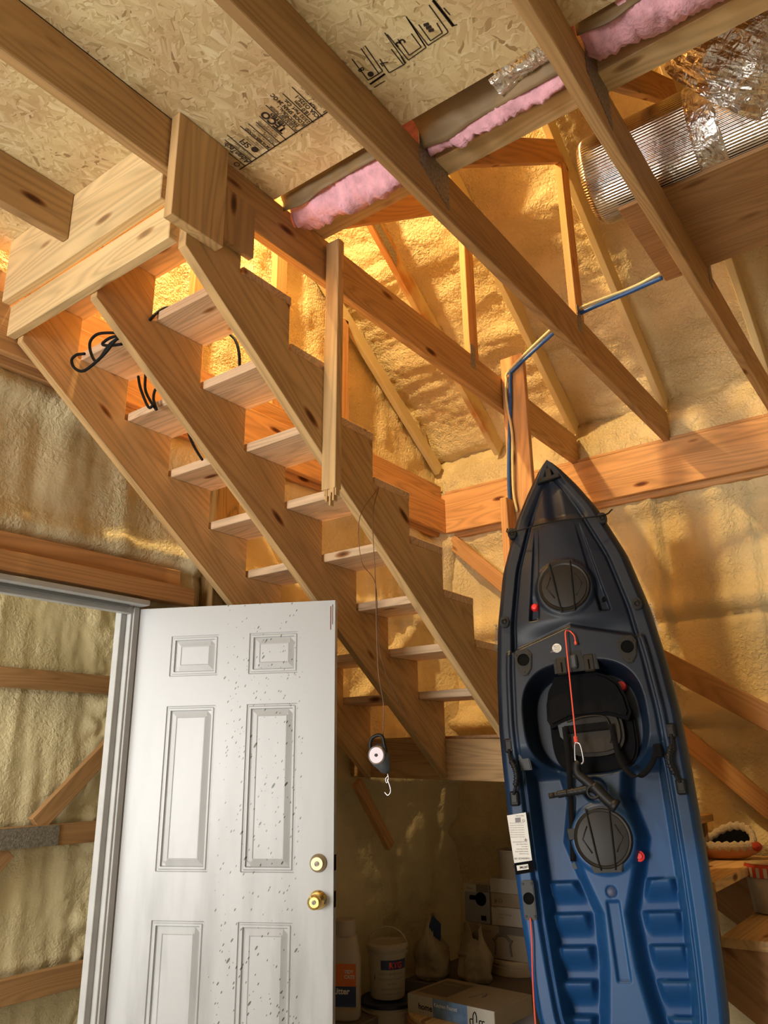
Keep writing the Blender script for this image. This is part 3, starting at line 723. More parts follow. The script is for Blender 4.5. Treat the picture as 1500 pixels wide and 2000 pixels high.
# ================================================================== TRUSSES
LBL = ['roof truss nearest the stairs, its bottom chord running from upper left to the kayak tip',
       'second roof truss from the stairs, with its webs left of the silver duct',
       'third roof truss from the stairs, passing under the silver duct',
       'roof truss at the top right corner of the view',
       'outermost roof truss beyond the top right corner']
def truss(k, y, label, full=True):
    t = empty('roof_truss', (4.6, y+0.019, 3.24)); po = t.location
    box('bottom_chord', -4.6 if full else -4.6, 4.60 if full else 1.249, y, y+0.038, 3.24, ZC-0.001, M['joist'], t, poff=po)
    n = Vector((SL, 0, 1)).normalized()
    a = Vector((4.60, y+0.019, chord_z(4.60))); b = Vector((0.6, y+0.019, chord_z(0.6)))
    board('top_chord', b+n*0.07, a+n*0.07, 0.14, 0.038, (0, 0, 1), M['dust'] if full else M['dust0'], t, poff=po)
    if full:
        wx = 3.205
        box('web', wx, wx+0.092, y, y+0.038, ZC, chord_z(wx+0.05), M['fir'], t, grain='z', poff=po)
        p0 = Vector((2.08, y+0.019, 3.60)); p1 = Vector((3.20, y+0.019, 4.43))
        board('web', p0, p1, 0.12, 0.036, (0, 0, 1), M['fir'], t, poff=po)
        prism('heel_plate', [(wx+0.0, 3.36), (wx+0.05, 3.36), (wx+0.05, 3.50), (wx+0.0, 3.50)], y-0.002, y, M['steel'], t, poff=po, bev=0)
        if k > 0:
            prism('gusset_plate', [(1.83, 3.36), (2.02, 3.28), (2.02, 3.46), (1.93, 3.56), (1.83, 3.50)], y-0.003, y-0.0005, M['steel'], t, poff=po, bev=0)
    else:
        xx = 3.25
        prism('gusset_plate', [(xx-.12, chord_z(xx-.12)+.02), (xx+.12, chord_z(xx+.12)+.02), (xx+.12, chord_z(xx+.12)+.12), (xx-.12, chord_z(xx-.12)+.12)], y-0.003, y, M['steel'], t, poff=po, bev=0)
    return tag(t, label, 'roof truss', 'roof trusses')
for k, y in enumerate(CY): truss(k, y, LBL[k])
truss(9, 2.35, 'roof truss over the stairwell, its bottom chord cut short at the landing header', False)

# knee wall sole plate and insulation between the trusses
ends = [(1.808, 2.30), (1.208, 1.77), (0.598, 1.17), (-0.012, 0.56), (-0.622, -0.05)]
tag(box('sole_plate', 1.935, 2.03, -3.0, 1.80, ZC+0.002, ZC+0.085, M['pale'], grain='y'), 'pale two-by-four laid across the trusses at the edge of the attic floor', 'board')
tag(box('knee_wall', 1.96, 2.0, -3.0, 1.84, ZC+0.086, 5.2, M['plywood'], grain='y', bev=0), 'knee wall of the attic room standing on the pale plate', 'wall')
def batt(y0, y1, label, drop=0.02, seed=0, kw_=0.11, xc=1.885):
    e = empty('insulation_batt', (1.83, (y0+y1)/2, ZC)); po = Vector(e.location)
    n, m = 60, 18
    def P(i, j):
        t = i/n; y = y1+(y0-y1)*t
        a = 2*math.pi*j/m
        top = ZC+0.30; bot = ZC-drop*(0.6+0.4*t) - 0.02
        cz = (top+bot)/2; hz = (top-bot)/2
        r = 1 + 0.18*nz(6*t, 2*math.cos(a), 2*math.sin(a), seed) + 0.10*nz(40*t, 9*math.cos(a), 9*math.sin(a), seed)
        end = 0.8+0.2*math.sin(math.pi*t)**0.4
        return tuple(Vector((xc + (1.925-xc)*math.cos(a)*r*end, y+0.012*nz(9*t, a, 0, seed), cz + hz*math.copysign(abs(math.sin(a))**0.55, math.sin(a))*r*end))-po)
    grid('fibreglass', P, n, m, M['pink'], e)
    def K(i, j):
        t = i/40; s = j/16; y = y1+(y0-y1)*t
        cr = 0.010*nz(9*t, 4*s, 0, seed+3) + 0.006*abs(nz(3*t, 11*s, 0, seed))
        x = 1.722 + (kw_+.02)*s + cr*min(1, s*4); z = ZC + 0.03 + 0.05*math.sin(math.pi*s) - (0.03+drop*0.25)*s*s - 0.02*bump(t, 0.18, 0.12)*s + cr
        return tuple(Vector((x, y, z))-po)
    o = grid('paper_facing', K, 40, 16, M['kraft'], e)
    md = o.modifiers.new('thick', 'SOLIDIFY'); md.thickness = 0.003
    return tag(e, label, 'insulation')
batt(1.215, 1.765, 'pink insulation batt sagging out beside the stairwell, brown paper curled back', 0.10, 1, 0.035, 1.855)
batt(0.61, 1.165, 'pink insulation batt behind the second bay, dark paper facing towards the room', 0.02, 2, 0.115, 1.885)
batt(0.0, 0.555, 'pink insulation batt in the top right bay with foil beside it', 0.03, 3, 0.02, 1.835)
batt(-0.61, -0.055, 'pink insulation batt beyond the top right corner', 0.01, 4)

# crumpled foil on the batts and around the duct
def foilblob(name, pts, rr, label, seed, ns=110, nt_=44, amp=0.22, parent=None):
    P3 = catmull([Vector(p) for p in pts], 10); L = len(P3)-1
    e = None
    vs = []
    def P(i, j):
        t = i/ns*L; k = min(int(t), L-1); p = P3[k].lerp(P3[k+1], t-k); T = (P3[k+1]-P3[k]).normalized()
        a = Vector((0, 0, 1)); Nn = (a-a.dot(T)*T).normalized(); B = T.cross(Nn)
        th = 2*math.pi*(j % nt_)/nt_
        r = rr*(1 + amp*nz(i*0.06, 1.5*math.cos(th), 1.5*math.sin(th), seed) + amp*0.45*abs(nz(i*0.22, 5*math.cos(th), 5*math.sin(th), seed)) + amp*0.2*nz(i*0.5, 12*math.cos(th), 12*math.sin(th), seed))
        r *= min(1, 0.15+math.sin(math.pi*i/ns)*3) if i in (0, ns) else 1
        return tuple(p + Nn*r*math.cos(th) + B*r*math.sin(th))
    o = grid(name, P, ns, nt_, M['foil'], smooth=False, parent=parent)
    if parent: o.location = -Vector(parent.location); return o
    return tag(o, label, 'foil')
foilblob('foil_scrap', [(1.80, 0.60, 3.50), (1.80, 0.72, 3.52), (1.82, 0.86, 3.50)], 0.055, 'crumpled scrap of silver foil tucked at the subfloor edge by the third truss', 8, 50, 26)

def duct():
    e = empty('round_duct', (2.70, 0.2, 3.44)); po = Vector(e.location)
    R = 0.178
    prof = [(0, 0), (0.06, 0.0), (R*0.93, 0.004), (R, 0.03)]
    prof += [(R, 0.03+0.06*k) for k in range(1, 26)] + [(R*0.9, 1.62), (0, 1.62)]
    bm = bmesh.new(); add_lathe(bm, prof, 64)
    for v in bm.verts:
        v.co.x *= 1+0.02*nz(v.co.x*8, v.co.y*8, v.co.z*3, 1); v.co.y *= 1+0.02*nz(v.co.x*8, v.co.y*8, v.co.z*3, 2)
    bmesh.ops.recalc_face_normals(bm, faces=bm.faces)
    o = from_bm('sleeve', bm, M['duct'], e, True)
    o.rotation_euler = frame3((0, 0, 0), (1, 0, 0), (0, 0, 1)).to_3x3().to_euler()   # local z -> -y
    o.location = Vector((2.63, 0.84, 3.640))-po
    bm = bmesh.new(); add_lathe(bm, [(R+0.003, 0), (R+0.005, 0.01), (R+0.005, 0.09), (R+0.003, 0.10)], 64)
    o = from_bm('tape', bm, M['foil'], e, False); o.rotation_euler = frame3((0, 0, 0), (1, 0, 0), (0, 0, 1)).to_3x3().to_euler(); o.location = Vector((2.63, 0.42, 3.640))-po
    return tag(e, 'round silver foil insulated duct with a crumpled elbow, lying across the trusses at upper right', 'duct')
dt = duct()
foilblob('foil_wrap', [(2.22, -0.52, 3.80), (2.28, -0.2, 3.84), (2.36, 0.08, 3.80), (2.52, 0.30, 3.70)], 0.21, '', 5, parent=dt)
tag(box('plywood_panel', 2.60, 3.20, -2.6, 0.74, ZC+0.003, ZC+0.02, M['plywood'], grain='y'), 'brown plywood panel laid over the trusses under the silver duct', 'panel')

# ================================================================== LANDING AND STAIRS
tag(box('landing_header', 1.25, 1.288, 1.809, 2.80, 3.15, ZC-0.001, M['pale'], grain='y'), 'wide pale header board across the head of the stairs', 'beam')
tag(box('landing_beam', 1.2885, 1.327, 1.80, 2.80, 3.014, 3.150, M['pale'], grain='y'), 'pale two-by-six under the landing header with faint stamps', 'beam')
tag(box('header_stub', 1.289, 1.326, 1.745, 1.80, 3.152, 3.235, M['joist'], grain='y'), 'short end-grain block between the landing header and the nailed scab board', 'block')
sb = tag(prism('scab_board', [(1.235, 3.035), (1.452, 3.035), (1.452, 3.438), (1.235, 3.438)], 1.722, 1.7615, M['pine']), 'short upright board nailed to the truss chord at the head of the stairs', 'board')
sb.data.transform(Matrix.Rotation(math.pi/2, 4, 'Y')); sb.rotation_euler = (0, -math.pi/2, 0)
tag(box('packing_block', 1.454, 1.605, 1.735, 1.7615, 3.085, 3.30, M['joist']), 'dark packing block under the truss chord right of the scab board', 'block')

RUN, RISE = 0.253, 0.191
def tread_x(k): return 1.823 + RUN*k          # nose
def tread_zb(k): return 3.020 - RISE*k        # underside
def stringer(y0, y1, mat):
    lo = lambda x: 3.012 - 0.752*(x-1.302)
    pts = []
    xe = 3.584
    pts.append((1.328, lo(1.328)-0.0)); pts.append((xe, lo(xe)+0.0))
    # plumb cut against the lower header then notches upward
    ups = []
    for k in range(7, -2, -1):
        xn = tread_x(k); zt = tread_zb(k)
        xn = min(xn, xe)
        ups.append((xn, zt)); ups.append((tread_x(k-1), zt))
    pts.append((xe, ups[0][1]-0.0))
    pts += ups[1:]
    # the uppermost notch rises to the underside of the chord
    pts[-1] = (1.328, ups[-1][1])
    return pts
st = empty('staircase', (3.584, 2.27, 1.3)); po = Vector(st.location)
for nm, y0, y1 in (('stringer', 1.762, 1.800), ('stringer', 2.250, 2.288), ('stringer', 2.745, 2.783)):
    o = prism(nm, stringer(y0, y1, None), y0, y1, M['pine'], st, poff=po)
    # turn local X along the slope so the grain follows the board
    R = Matrix.Rotation(math.atan(0.752), 4, 'Y'); o.data.transform(R.inverted()); o.rotation_euler = R.to_euler()
for k in range(-1, 8):
    xn = tread_x(k); zb = tread_zb(k)+0.0005
    box('tread', xn-0.236, xn+0.012, 1.766, 2.79, zb, zb+0.038, M['tread'], st, grain='y', poff=po)
tag(st, 'open-riser pine staircase rising leftwards to the landing', 'staircase')
hb = tag(board('landing_header', (3.604, 2.90, 1.408), (3.604, 1.747, 1.378), 0.205, 0.038, (0, 0, 1), M['joist']), 'horizontal header board under the foot of the stairs', 'beam')
tag(box('landing_deck', 3.625, 4.60, 1.74, 2.84, 1.490, 1.508, M['plywood'], grain='x'), 'plywood deck of the corner landing, seen edge on', 'landing')
tag(board('knee_brace', (3.50, 2.78, 1.28), (3.80, 2.78, 0.93), 0.06, 0.038, (1, 0, 1), M['fir']), 'dark slanting brace hanging below the left end of the lower header', 'brace')

# hanging post nailed to the nearest chord, splintered at the bottom
def hpost():
    bm = bmesh.new(); add_box(bm, 1.08, 0.066, 0.036, Matrix.Translation((0, 0, 0)), 0.002)
    # splintered end: fan of slivers
    rnd = random.Random(3)
    for k in range(9):
        y = -0.030+0.0075*k; L = rnd.uniform(0.015, 0.07)
        add_box(bm, L*2, 0.007, rnd.uniform(0.012, 0.03), Matrix.Translation((0.54, y, rnd.uniform(-0.006, 0.006))), 0.001)
    o = from_bm('hanging_post', bm, M['pine'])
    o.rotation_euler = frame3((0, 0, 0), (-0.012, 0, -1), (0, 1, 0)).to_3x3().to_euler()
    o.location = (2.035, 1.7275, 2.87)
    return tag(o, 'upright post hanging beside the stairs with a splintered bottom end', 'post')
hpost()

# lower flight along the right wall
lf = empty('lower_staircase', (3.6, 1.2, 0)); po = Vector(lf.location)
lowt = [(1.74-0.25*(k+1), 1.49-0.197*(k+1)) for k in range(7)]     # nose y, top z
pts = [(1.74, 0.99)]
pts = [(1.74, 1.36), (1.74, 0.985), (0.36, 0.0), (-0.02, 0.0)]
ups = []
for ny, tz in reversed(lowt): ups += [(ny, tz-0.038), (ny+0.25, tz-0.038)]
pts += [(ups[0][0], 0.0)] if ups[0][0] < -0.02 else []
pts = [(1.735, 0.985), (1.735, 1.255)] + ups[::-1][1:] + [(ups[0][0], 0.002), (0.30, 0.002)]
for x0 in (3.575, 4.50):
    o = prism('stringer', pts, x0, x0+0.038, M['plywood'], lf, poff=po, axis='x')
    R = frame3((0, 0, 0), (0, 0.79, 0.613), (0, -0.613, 0.79)).to_3x3().to_4x4(); o.data.transform(R.inverted()); o.rotation_euler = R.to_euler()
for ny, tz in lowt:
    box('tread', 3.555, 4.60, ny-0.02, ny+0.24, tz-0.0375, tz, M['pine'], lf, grain='x', poff=po)
tag(lf, 'lower flight of wooden steps beside the kayak at the right edge', 'staircase')

# ================================================================== KAYAK
kw = Vector((-0.269, 0.961, -0.068)).normalized(); kv = Vector((0.083, 0.093, 0.992)); kv = (kv-kv.dot(kw)*kw).normalized()
MK = frame3((3.035, 1.244, 1.46), -kw, kv)
ky = empty('kayak', mat=MK)
VV = [-1.47, -1.44, -1.35, -1.2, -1.0, -.95, -.8, -.64, -.46, -.28, -.08, .08, .29, .51, .745, .99, 1.12, 1.2, 1.24, 1.258]
WW = [0.0, .045, .13, .235, .31, .327, .34, .35, .357, .361, .364, .364, .35, .325, .277, .185, .112, .058, .024, 0.0]
def hw(v): return np.interp(v, VV, WW)
def hws(v): return (hw(v-.03)+hw(v)+hw(v+.03)+2*hw(v))/5*(v < 1.2)+hw(v)*(v >= 1.2)
def deck(u, v):
    a = np.abs(u); w = np.maximum(hws(v), 1e-4); wd_ = np.maximum(w-0.032*np.minimum(1, w/.1), 1e-4)
    e = wd_-a
    h = np.zeros_like(u)
    inn = ss(.040, .052, e)
    bow = ss(.40, .50, v)
    crown = 0.055*(1-(a/wd_)**2)
    h = h - 0.022*inn + bow*inn*(crown-0.012)
    # bow tip pocket
    tipm = ss(.93, .97, v)*ss(0.02, 0.06, e)
    h = h - tipm*(0.035 - 0.02*ss(0.0, 0.05, a))
    # two shallow channels on the fore deck, ending in scupper pockets
    ac = np.interp(v, [.5, .95], [.150, .085]); cw = np.interp(v, [.5, .95], [.026, .012])
    ch = ss(cw, cw*.55, np.abs(a-ac))*ss(.50, .515, v)*ss(.94, .80, v)
    h = h - ch*(0.012+0.018*ss(.62, .56, v))
    # raised panel with a shallow peak in front of the seat
    vr = 0.462-0.30*a
    panel = ss(vr+.010, vr-.014, v)*ss(.02, .03, e)*ss(-.10, 0.0, v)
    h = h*(1-panel) + panel*(0.022-0.06*a*a)
    h = h + 0.0
    # outer gunwale groove
    h = h - 0.010*ss(.012, .004, np.abs(e-.052))*ss(1.0, .9, v)
    # hatch seat (fore)
    rU = np.hypot(u, v-.625); h = np.where(rU < .2, h*(1-ss(.135, .112, rU)) + 0.028*ss(.135, .112, rU), h)
    # seat well
    S = (np.abs(u)/.235)**2.8 + (np.abs(v-.085)/.215)**2.8
    well = ss(1.12, .72, S)
    # cockpit floor
    fl = ss(-.05, -.14, v)*ss(.058, .092, e)
    hwid = np.interp(v, [-1.3, -1.05, -.8, -.62, -.5, -.37, -.22, -.12], [.12, .10, .060, .052, .095, .135, .10, .12])
    hump = ss(hwid+.035, hwid-.02, a)
    floor_ = -0.135 + 0.085*hump + 0.03*ss(.24, .30, a)
    # foot rests
    saw = np.zeros_like(u)
    for c in (-.512, -.622, -.732, -.842, -.952):
        saw = saw + ss(c-.085, c-.004, v)*ss(c+.006, c-.002, v)
    fr_ = ss(hwid+.03, hwid+.06, a)*ss(.265, .225, a)*saw*(1-0.9*ss(.012, 0.05, np.abs(a-.165)-0.03))
    floor_ = floor_ + 0.050*fr_
    saw2 = np.zeros_like(u)
    for c in (-.56, -.68, -.80, -.92): saw2 = saw2 + ss(c-.06, c-.003, v)*ss(c+.006, c-.002, v)
    floor_ = floor_ + 0.03*saw2*ss(.225, .245, a)*ss(.285, .265, a)
    h = h*(1-fl) + floor_*fl
    h = np.where(well > 0, h*(1-well) + (-0.125)*well, h)
    # hatch seat (cockpit)
    rL = np.hypot(u, v+.365); k = ss(.135, .112, rL); h = h*(1-k) + (-.035)*k
    # drain, recess under the clamp, long slot
    h = h - 0.010*ss(.021, .017, np.hypot(u, v+.548))
    h = h - 0.030*ss(.048, .040, np.hypot(u+.005, v+.19))
    slot = ss(.026, .019, a)*ss(-.84, -.83, v)*ss(-.575, -.585, v); h = h - 0.014*slot
    return h
def kayak_shell():
    nv, nu = 620, 180
    vs = []; fs = []
    vv = np.concatenate([np.linspace(-1.47, -1.2, 30)[:-1], np.linspace(-1.2, 1.15, nv-60), np.linspace(1.15, 1.257, 32)[1:]])
    n = len(vv); s = np.linspace(-1, 1, nu+1)
    W = np.maximum(hws(vv), 0.002); WD = np.maximum(W-0.032*np.minimum(1, W/.1), 0.001)
    U = WD[:, None]*s[None, :]; V = np.repeat(vv[:, None], nu+1, 1)
    Z = deck(U, V)
    # soft edge
    hp = [(1.0, -0.0, 0), (0.0, -.010, .010), (0.0, -.030, .024), (0, -.060, .032), (0, -.10, .030)]
    ds = np.clip(W/.30, .12, 1.0)**.6
    hullprof = [(.97, .14), (.88, .19), (.72, .235), (.5, .265), (.28, .285), (.12, .298), (0.0, .300)]
    ring = []
    for i in range(n):
        row = [(float(U[i, j]), float(vv[i]), float(Z[i, j])) for j in range(nu+1)]
        right = []
        for (_, z, o) in hp[1:]: right.append((WD[i]+o*min(1, W[i]/.1), z*ds[i]))
        for f, z in hullprof: right.append((W[i]*f, -z*ds[i]))
        rr = [(float(x), float(vv[i]), float(z)) for x, z in right]
        ll = [(-x, y, z) for x, y, z in rr[:-1]][::-1]
        ring.append(row+rr+ll)
    m = len(ring[0])
    for r in ring: vs += r
    for i in range(n-1):
        for j in range(m):
            k = (j+1) % m
            fs.append((i*m+j, i*m+k, (i+1)*m+k, (i+1)*m+j))
    fs.append(tuple(range(m))[::-1]); fs.append(tuple((n-1)*m+j for j in range(m)))
    me = D.meshes.new('hull'); me.from_pydata(vs, [], fs); me.update()
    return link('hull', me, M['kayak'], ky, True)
hull = kayak_shell()
def dh(u, v): return float(deck(np.array([u]), np.array([v]))[0])
tag(ky, 'blue and black sit-on-top kayak standing on its stern, deck towards the room', 'kayak')

def kbox(name, u, v, z, su, sv, sz, mat, parent=None, bev=0.004, rot=0):
    bm = bmesh.new(); add_box(bm, su, sv, sz, Matrix.Translation((u, v, z)) @ Matrix.Rotation(rot, 4, 'Z'), bev)
    return from_bm(name, bm, M[mat], parent or ky)
def klathe(name, u, v, z, prof, mat, parent=None, seg=40):
    return lathe(name, prof, M[mat], parent or ky, seg, M=Matrix.Translation((u, v, z)))
def kpoly(name, pts, z0, z1, mat, parent=None, bev=0.003, smooth=False):
    bm = bmesh.new(); a = [bm.verts.new((x, y, z1)) for x, y in pts]; b = [bm.verts.new((x, y, z0)) for x, y in pts]
    top = bm.faces.new(a); bm.faces.new(b[::-1]); n = len(pts)
    for i in range(n): bm.faces.new((a[i], b[i], b[(i+1) % n], a[(i+1) % n]))
    bmesh.ops.recalc_face_normals(bm, faces=bm.faces)
    if bev: bmesh.ops.bevel(bm, geom=list(top.edges), offset=bev, segments=2, affect='EDGES', clamp_overlap=True)
    return from_bm(name, bm, M[mat], parent or ky, smooth)
def rpoly(cx, cy, sx, sy, p=3.0, n=40, rot=0, top=1.0):
    out = []
    for i in range(n):
        t = 2*math.pi*i/n; c, s = math.cos(t), math.sin(t)
        x = sx*math.copysign(abs(c)**(2/p), c); y = sy*math.copysign(abs(s)**(2/p), s)
        x *= 1+(top-1)*(y/sy+1)/2
        out.append((cx+x*math.cos(rot)-y*math.sin(rot), cy+x*math.sin(rot)+y*math.cos(rot)))
    return out

# round hatches
def hatch(v, z, up, n):
    o = klathe('hatch_cover', 0, v, z, [(0.108, 0), (0.108, 0.008), (0.103, 0.014), (0.096, 0.012), (0.094, 0.016), (0.06, 0.020), (0, 0.021)], 'lid', seg=56)
    s = 1 if up else -1
    kpoly('hatch_tab', [(-.062, v+s*.085), (-.05, v+s*.118), (.05, v+s*.118), (.062, v+s*.085)], z, z+0.010, 'lid', o)
    if True: kpoly('hatch_tab', [(-.045, v-s*.09), (-.03, v-s*.112), (.03, v-s*.112), (.045, v-s*.09)], z, z+0.009, 'lid', o)
    tube('bungee', [(-.048, v+.108, z+.012), (-.040, v+.04, z+.023), (-.030, v-.06, z+.022), (-.022, v-.110, z+.011)], .0032, M['rubber'], o)
    tube('bungee', [(.040, v+.108, z+.012), (.038, v+.04, z+.023), (.034, v-.06, z+.022), (.030, v-.110, z+.011)], .0032, M['rubber'], o)
    for q in (-1, 1):
        tube('ridge', [(q*.052, v+.045, z+.0195), (q*.074, v, z+.0185), (q*.045, v-.05, z+.0195)], .0028, M['lid'], o, smoothp=False)
    return o
tag(hatch(.625, .026, True, 1))
tag(hatch(-.365, -.036, False, 2))

# bow toggle, eyelets and the bow line
kpoly('bow_handle', [(-.055, 1.135), (-.05, 1.16), (-.012, 1.165), (-.010, 1.205), (.012, 1.205), (.014, 1.165), (.045, 1.172), (.048, 1.150)], 0.0, 0.020, 'black')
def eyelet(u, v):
    z = dh(u, v)
    o = kpoly('eyelet', rpoly(u, v, .020, .026, 2.4), z-.012, z+.012, 'black')
    bm = bmesh.new(); add_tube(bm, [Vector((u, v, z+.012)) + .009*Vector((math.cos(t), math.sin(t), .6*(1+math.sin(t)))) for t in [2*math.pi*k/12 for k in range(13)]], .003, seg=6, smoothp=False)
    from_bm('ring', bm, M['black'], o, True)
for s in (-1, 1):
    for v in (.916, .512): eyelet(s*(.200 if v > .8 else .278), v if s > 0 else v+.004)
tube('bow_line', [(-.235, .985, -.08), (-.20, .918, .030), (0, .918, .062), (.20, .918, .030), (.245, .985, -.08)], .0032, M['rubber'], ky)

# scupper plugs, drain caps and a flat black disc for the drain hole
klathe('scupper_plug', -.143, .566, dh(-.143, .566), [(0, 0), (.017, 0), (.017, .012), (.010, .022), (0, .024)], 'red')
klathe('scupper_plug', .118, -.432, dh(.118, -.432)-.002, [(0, 0), (.019, 0), (.019, .006), (.011, .008), (.010, .014), (0, .014)], 'red')
klathe('scupper_plug', .155, .205, dh(.155, .205)+.03, [(0, 0), (.022, 0), (.018, .015), (0, .02)], 'red')
klathe('drain_cap', .0, -.548, dh(0, -.548), [(0, 0), (.018, 0), (.018, .003), (.012, .006), (0, .006)], 'navy')
klathe('drain_cap', -.130, -.455, dh(-.130, -.455), [(0, 0), (.013, 0), (.013, .006), (0, .006)], 'greyp')
klathe('drain_hole', .148, .567, dh(.148, .567), [(0, .001), (.017, .001), (.019, .002), (.019, 0)], 'ink')

# flush rod holders
for s in (-1, 1):
    u, v = s*.212, .328; z = dh(u, v)
    pts = [(u-.038, v+.030), (u-.022, v+.052), (u+.022, v+.052), (u+.038, v+.030), (u+.030, v-.030), (u+.010, v-.058), (u-.010, v-.058), (u-.030, v-.030)]
    o = kpoly('rod_holder', pts, z-.01, z+.009, 'lid')
    klathe('cup', u, v+.008, z+.0085, [(.026, 0), (.024, .004), (.021, .003), (.020, .001), (0, .001)], 'ink', o)  # black disc on the plate paints the shade inside the holder tube
    for q in ((-.026, .030), (.026, .030), (0, -.043)): klathe('screw', u+q[0], v+q[1], z+.008, [(0, 0), (.004, 0), (.003, .003), (0, .003)], 'black', o, 10)

# side carrying handles
for s in (-1, 1):
    u = s*.314; z = dh(u, -.1)
    for v in (-.002, -.205):
        o = kbox('handle_mount', u, v, z+.008, .036, .056, .018, 'black', bev=.006)
        kbox('clip', u, v, z+.018, .020, .030, .004, 'lid', o, .001)
    P = [(u, -.02, z+.016), (u-s*.004, -.055, z+.028), (u-s*.020, -.09, z+.040), (u-s*.024, -.125, z+.040), (u-s*.012, -.165, z+.028), (u, -.19, z+.016)]
    bm = bmesh.new(); add_tube(bm, [Vector(p) for p in P], .0085, seg=10, n=10, rf=lambda t: (1.25+0.35*math.sin(t*120)) if .22 < t < .78 else .75)
    from_bm('carry_grip', bm, M['black'], ky, True)

# seat: base, back, cushion, hinge blocks, straps
kpoly('seat_base', rpoly(.015, .035, .170, .165, 3.2, 48), -.125, -.085, 'fabric', bev=.01)
kpoly('seat_back', [(-.115, .235), (-.105, .262), (.07, .262), (.11, .245), (.15, .21), (.172, .15), (.180, .09), (.165, .06), (.09, .085), (-.06, .085), (-.14, .055), (-.155, .09), (-.150, .15), (-.135, .205)], -.075, -.022, 'fabric', bev=.014)
kpoly('seat_cushion', rpoly(.020, .030, .120, .095, 2.8, 40), -.085, -.040, 'mesh', bev=.014)
kpoly('seat_panel', [(-.115, .070), (-.07, .082), (-.045, .075), (-.06, .04), (-.085, -.01), (-.11, .02)], -.04, -.036, 'greyp', bev=.001)
tube('seat_piping', [(-.075, .075, -.030), (0, .088, -.026), (.075, .080, -.030), (.090, .03, -.032), (.082, -.02, -.040)], .0035, M['mesh'], ky)
kpoly('lumbar_band', [(-.09, .060), (.09, .062), (.092, .030), (-.088, .028)], -.040, -.028, 'fabric', bev=.004)
for u in (-.058, .052):
    o = kbox('seat_hinge', u, .292, .012, .044, .070, .030, 'mesh', bev=.005)
    kbox('slot', u, .285, .028, .006, .040, .003, 'ink', o, .001)
kpoly('hinge_plate', [(-.09, .262), (-.09, .320), (-.03, .325), (-.03, .350), (.03, .350), (.03, .325), (.085, .328), (.09, .262)], .015, .024, 'black', bev=.003)
kbox('latch', -.006, .300, .034, .026, .056, .018, 'greyp', bev=.006)
def strap(name, pts, w, t=.003, wdir=(1, 0, 0)):
    P = catmull([Vector(p) for p in pts], 8); bm = bmesh.new(); prev = None
    for i, p in enumerate(P):
        T = (P[min(i+1, len(P)-1)]-P[max(i-1, 0)]).normalized(); W_ = Vector(wdir); W_ = (W_-W_.dot(T)*T).normalized()*w/2; Nn = T.cross(W_).normalized()*t/2
        q = [bm.verts.new(p+a) for a in (-W_-Nn, W_-Nn, W_+Nn, -W_+Nn)]
        if prev:
            for k in range(4): bm.faces.new((prev[k], prev[(k+1) % 4], q[(k+1) % 4], q[k]))
        else: bm.faces.new(q[::-1])
        prev = q
    bm.faces.new(prev); bmesh.ops.recalc_face_normals(bm, faces=bm.faces)
    return from_bm(name, bm, M['fabric'], ky, True)
o = strap('strap', [(-.085, .055, -.02), (-.086, -.02, -.018), (-.090, -.12, -.02), (-.100, -.21, -.03), (-.112, -.32, -.045), (-.125, -.44, -.05)], .022)
kbox('buckle', -.114, -.345, -.040, .036, .042, .012, 'black', o, .003, 0.1)
strap('strap', [(.098, .05, -.025), (.100, -.03, -.035), (.112, -.10, -.02), (.145, -.150, .0), (.19, -.150, .01), (.235, -.10, .0), (.262, -.03, -.01)], .020)
kbox('strap_anchor', .255, -.035, -.008, .035, .12, .020, 'fabric', bev=.006)
kpoly('side_pocket', [(-.285, .06), (-.262, .07), (-.245, .0), (-.235, -.10), (-.28, -.10), (-.290, -.02)], -.03, -.006, 'greyp', bev=.004)
kpoly('side_pad', [(.24, .07), (.262, .065), (.285, .02), (.285, -.04), (.25, -.05)], -.03, -.004, 'greyp', bev=.004)

# stickers
kpoly('label', [(-.353, -.265), (-.277, -.258), (-.273, -.430), (-.343, -.437)], .0005, .0016, 'white', bev=0)
lab = [c for c in ky.children if c.name.startswith('label')][0]
bm = bmesh.new(); zz = .0022
fr_up = lambda u, v: frame3((u, v, zz), (-1, 0.03, 0), (0, -1, 0))
add_text(bm, 'TAMARACK 100', .0088, fr_up(-.278, -.420), .0003)
for k, s in enumerate(('Sit on top kayak', 'Weight capacity 275 lb', 'Read all instructions', 'before use', 'Always wear a vest', 'Do not overload the hull')):
    add_text(bm, s, .0055, fr_up(-.284, -.405+.0085*k), .0001)
for k in range(7): add_text(bm, 'avoid sharp rocks and logs', .0052, fr_up(-.290, -.345+.0085*k), 0)
add_text(bm, '+', .022, fr_up(-.282, -.350), .0008)
add_quad(bm, (-.322, -.293, zz), (-.300, -.292, zz), (-.300, -.275, zz), (-.322, -.276, zz))
add_text(bm, 'o', .022, fr_up(-.283, -.283), .0)
add_text(bm, 'Made in USA', .006, fr_up(-.286, -.268), .0001)
from_bm('print', bm, M['greyink'], lab)
bk = kpoly('brand_label', [(-.343, -.438), (-.272, -.431), (-.270, -.470), (-.341, -.478)], .0005, .0016, 'ink', bev=0)
w1 = kpoly('plate', [(-.335, -.446), (-.290, -.442), (-.289, -.460), (-.334, -.464)], .0016, .0022, 'white', bk, bev=0)
bm = bmesh.new(); add_text(bm, 'LIFETIME', .0105, frame3((-.291, -.448, .0026), (-1, -.06, 0), (.0, -1, 0)), .0004, sx=.82)
from_bm('print', bm, M['ink'], bk)
rs = kpoly('round_label', rpoly(-.068, .368, .019, .019, 2, 32), dh(-.068, .368)+.0005, dh(-.068, .368)+.0015, 'white', bev=0)
bm = bmesh.new(); zz2 = dh(-.068, .368)+.0022
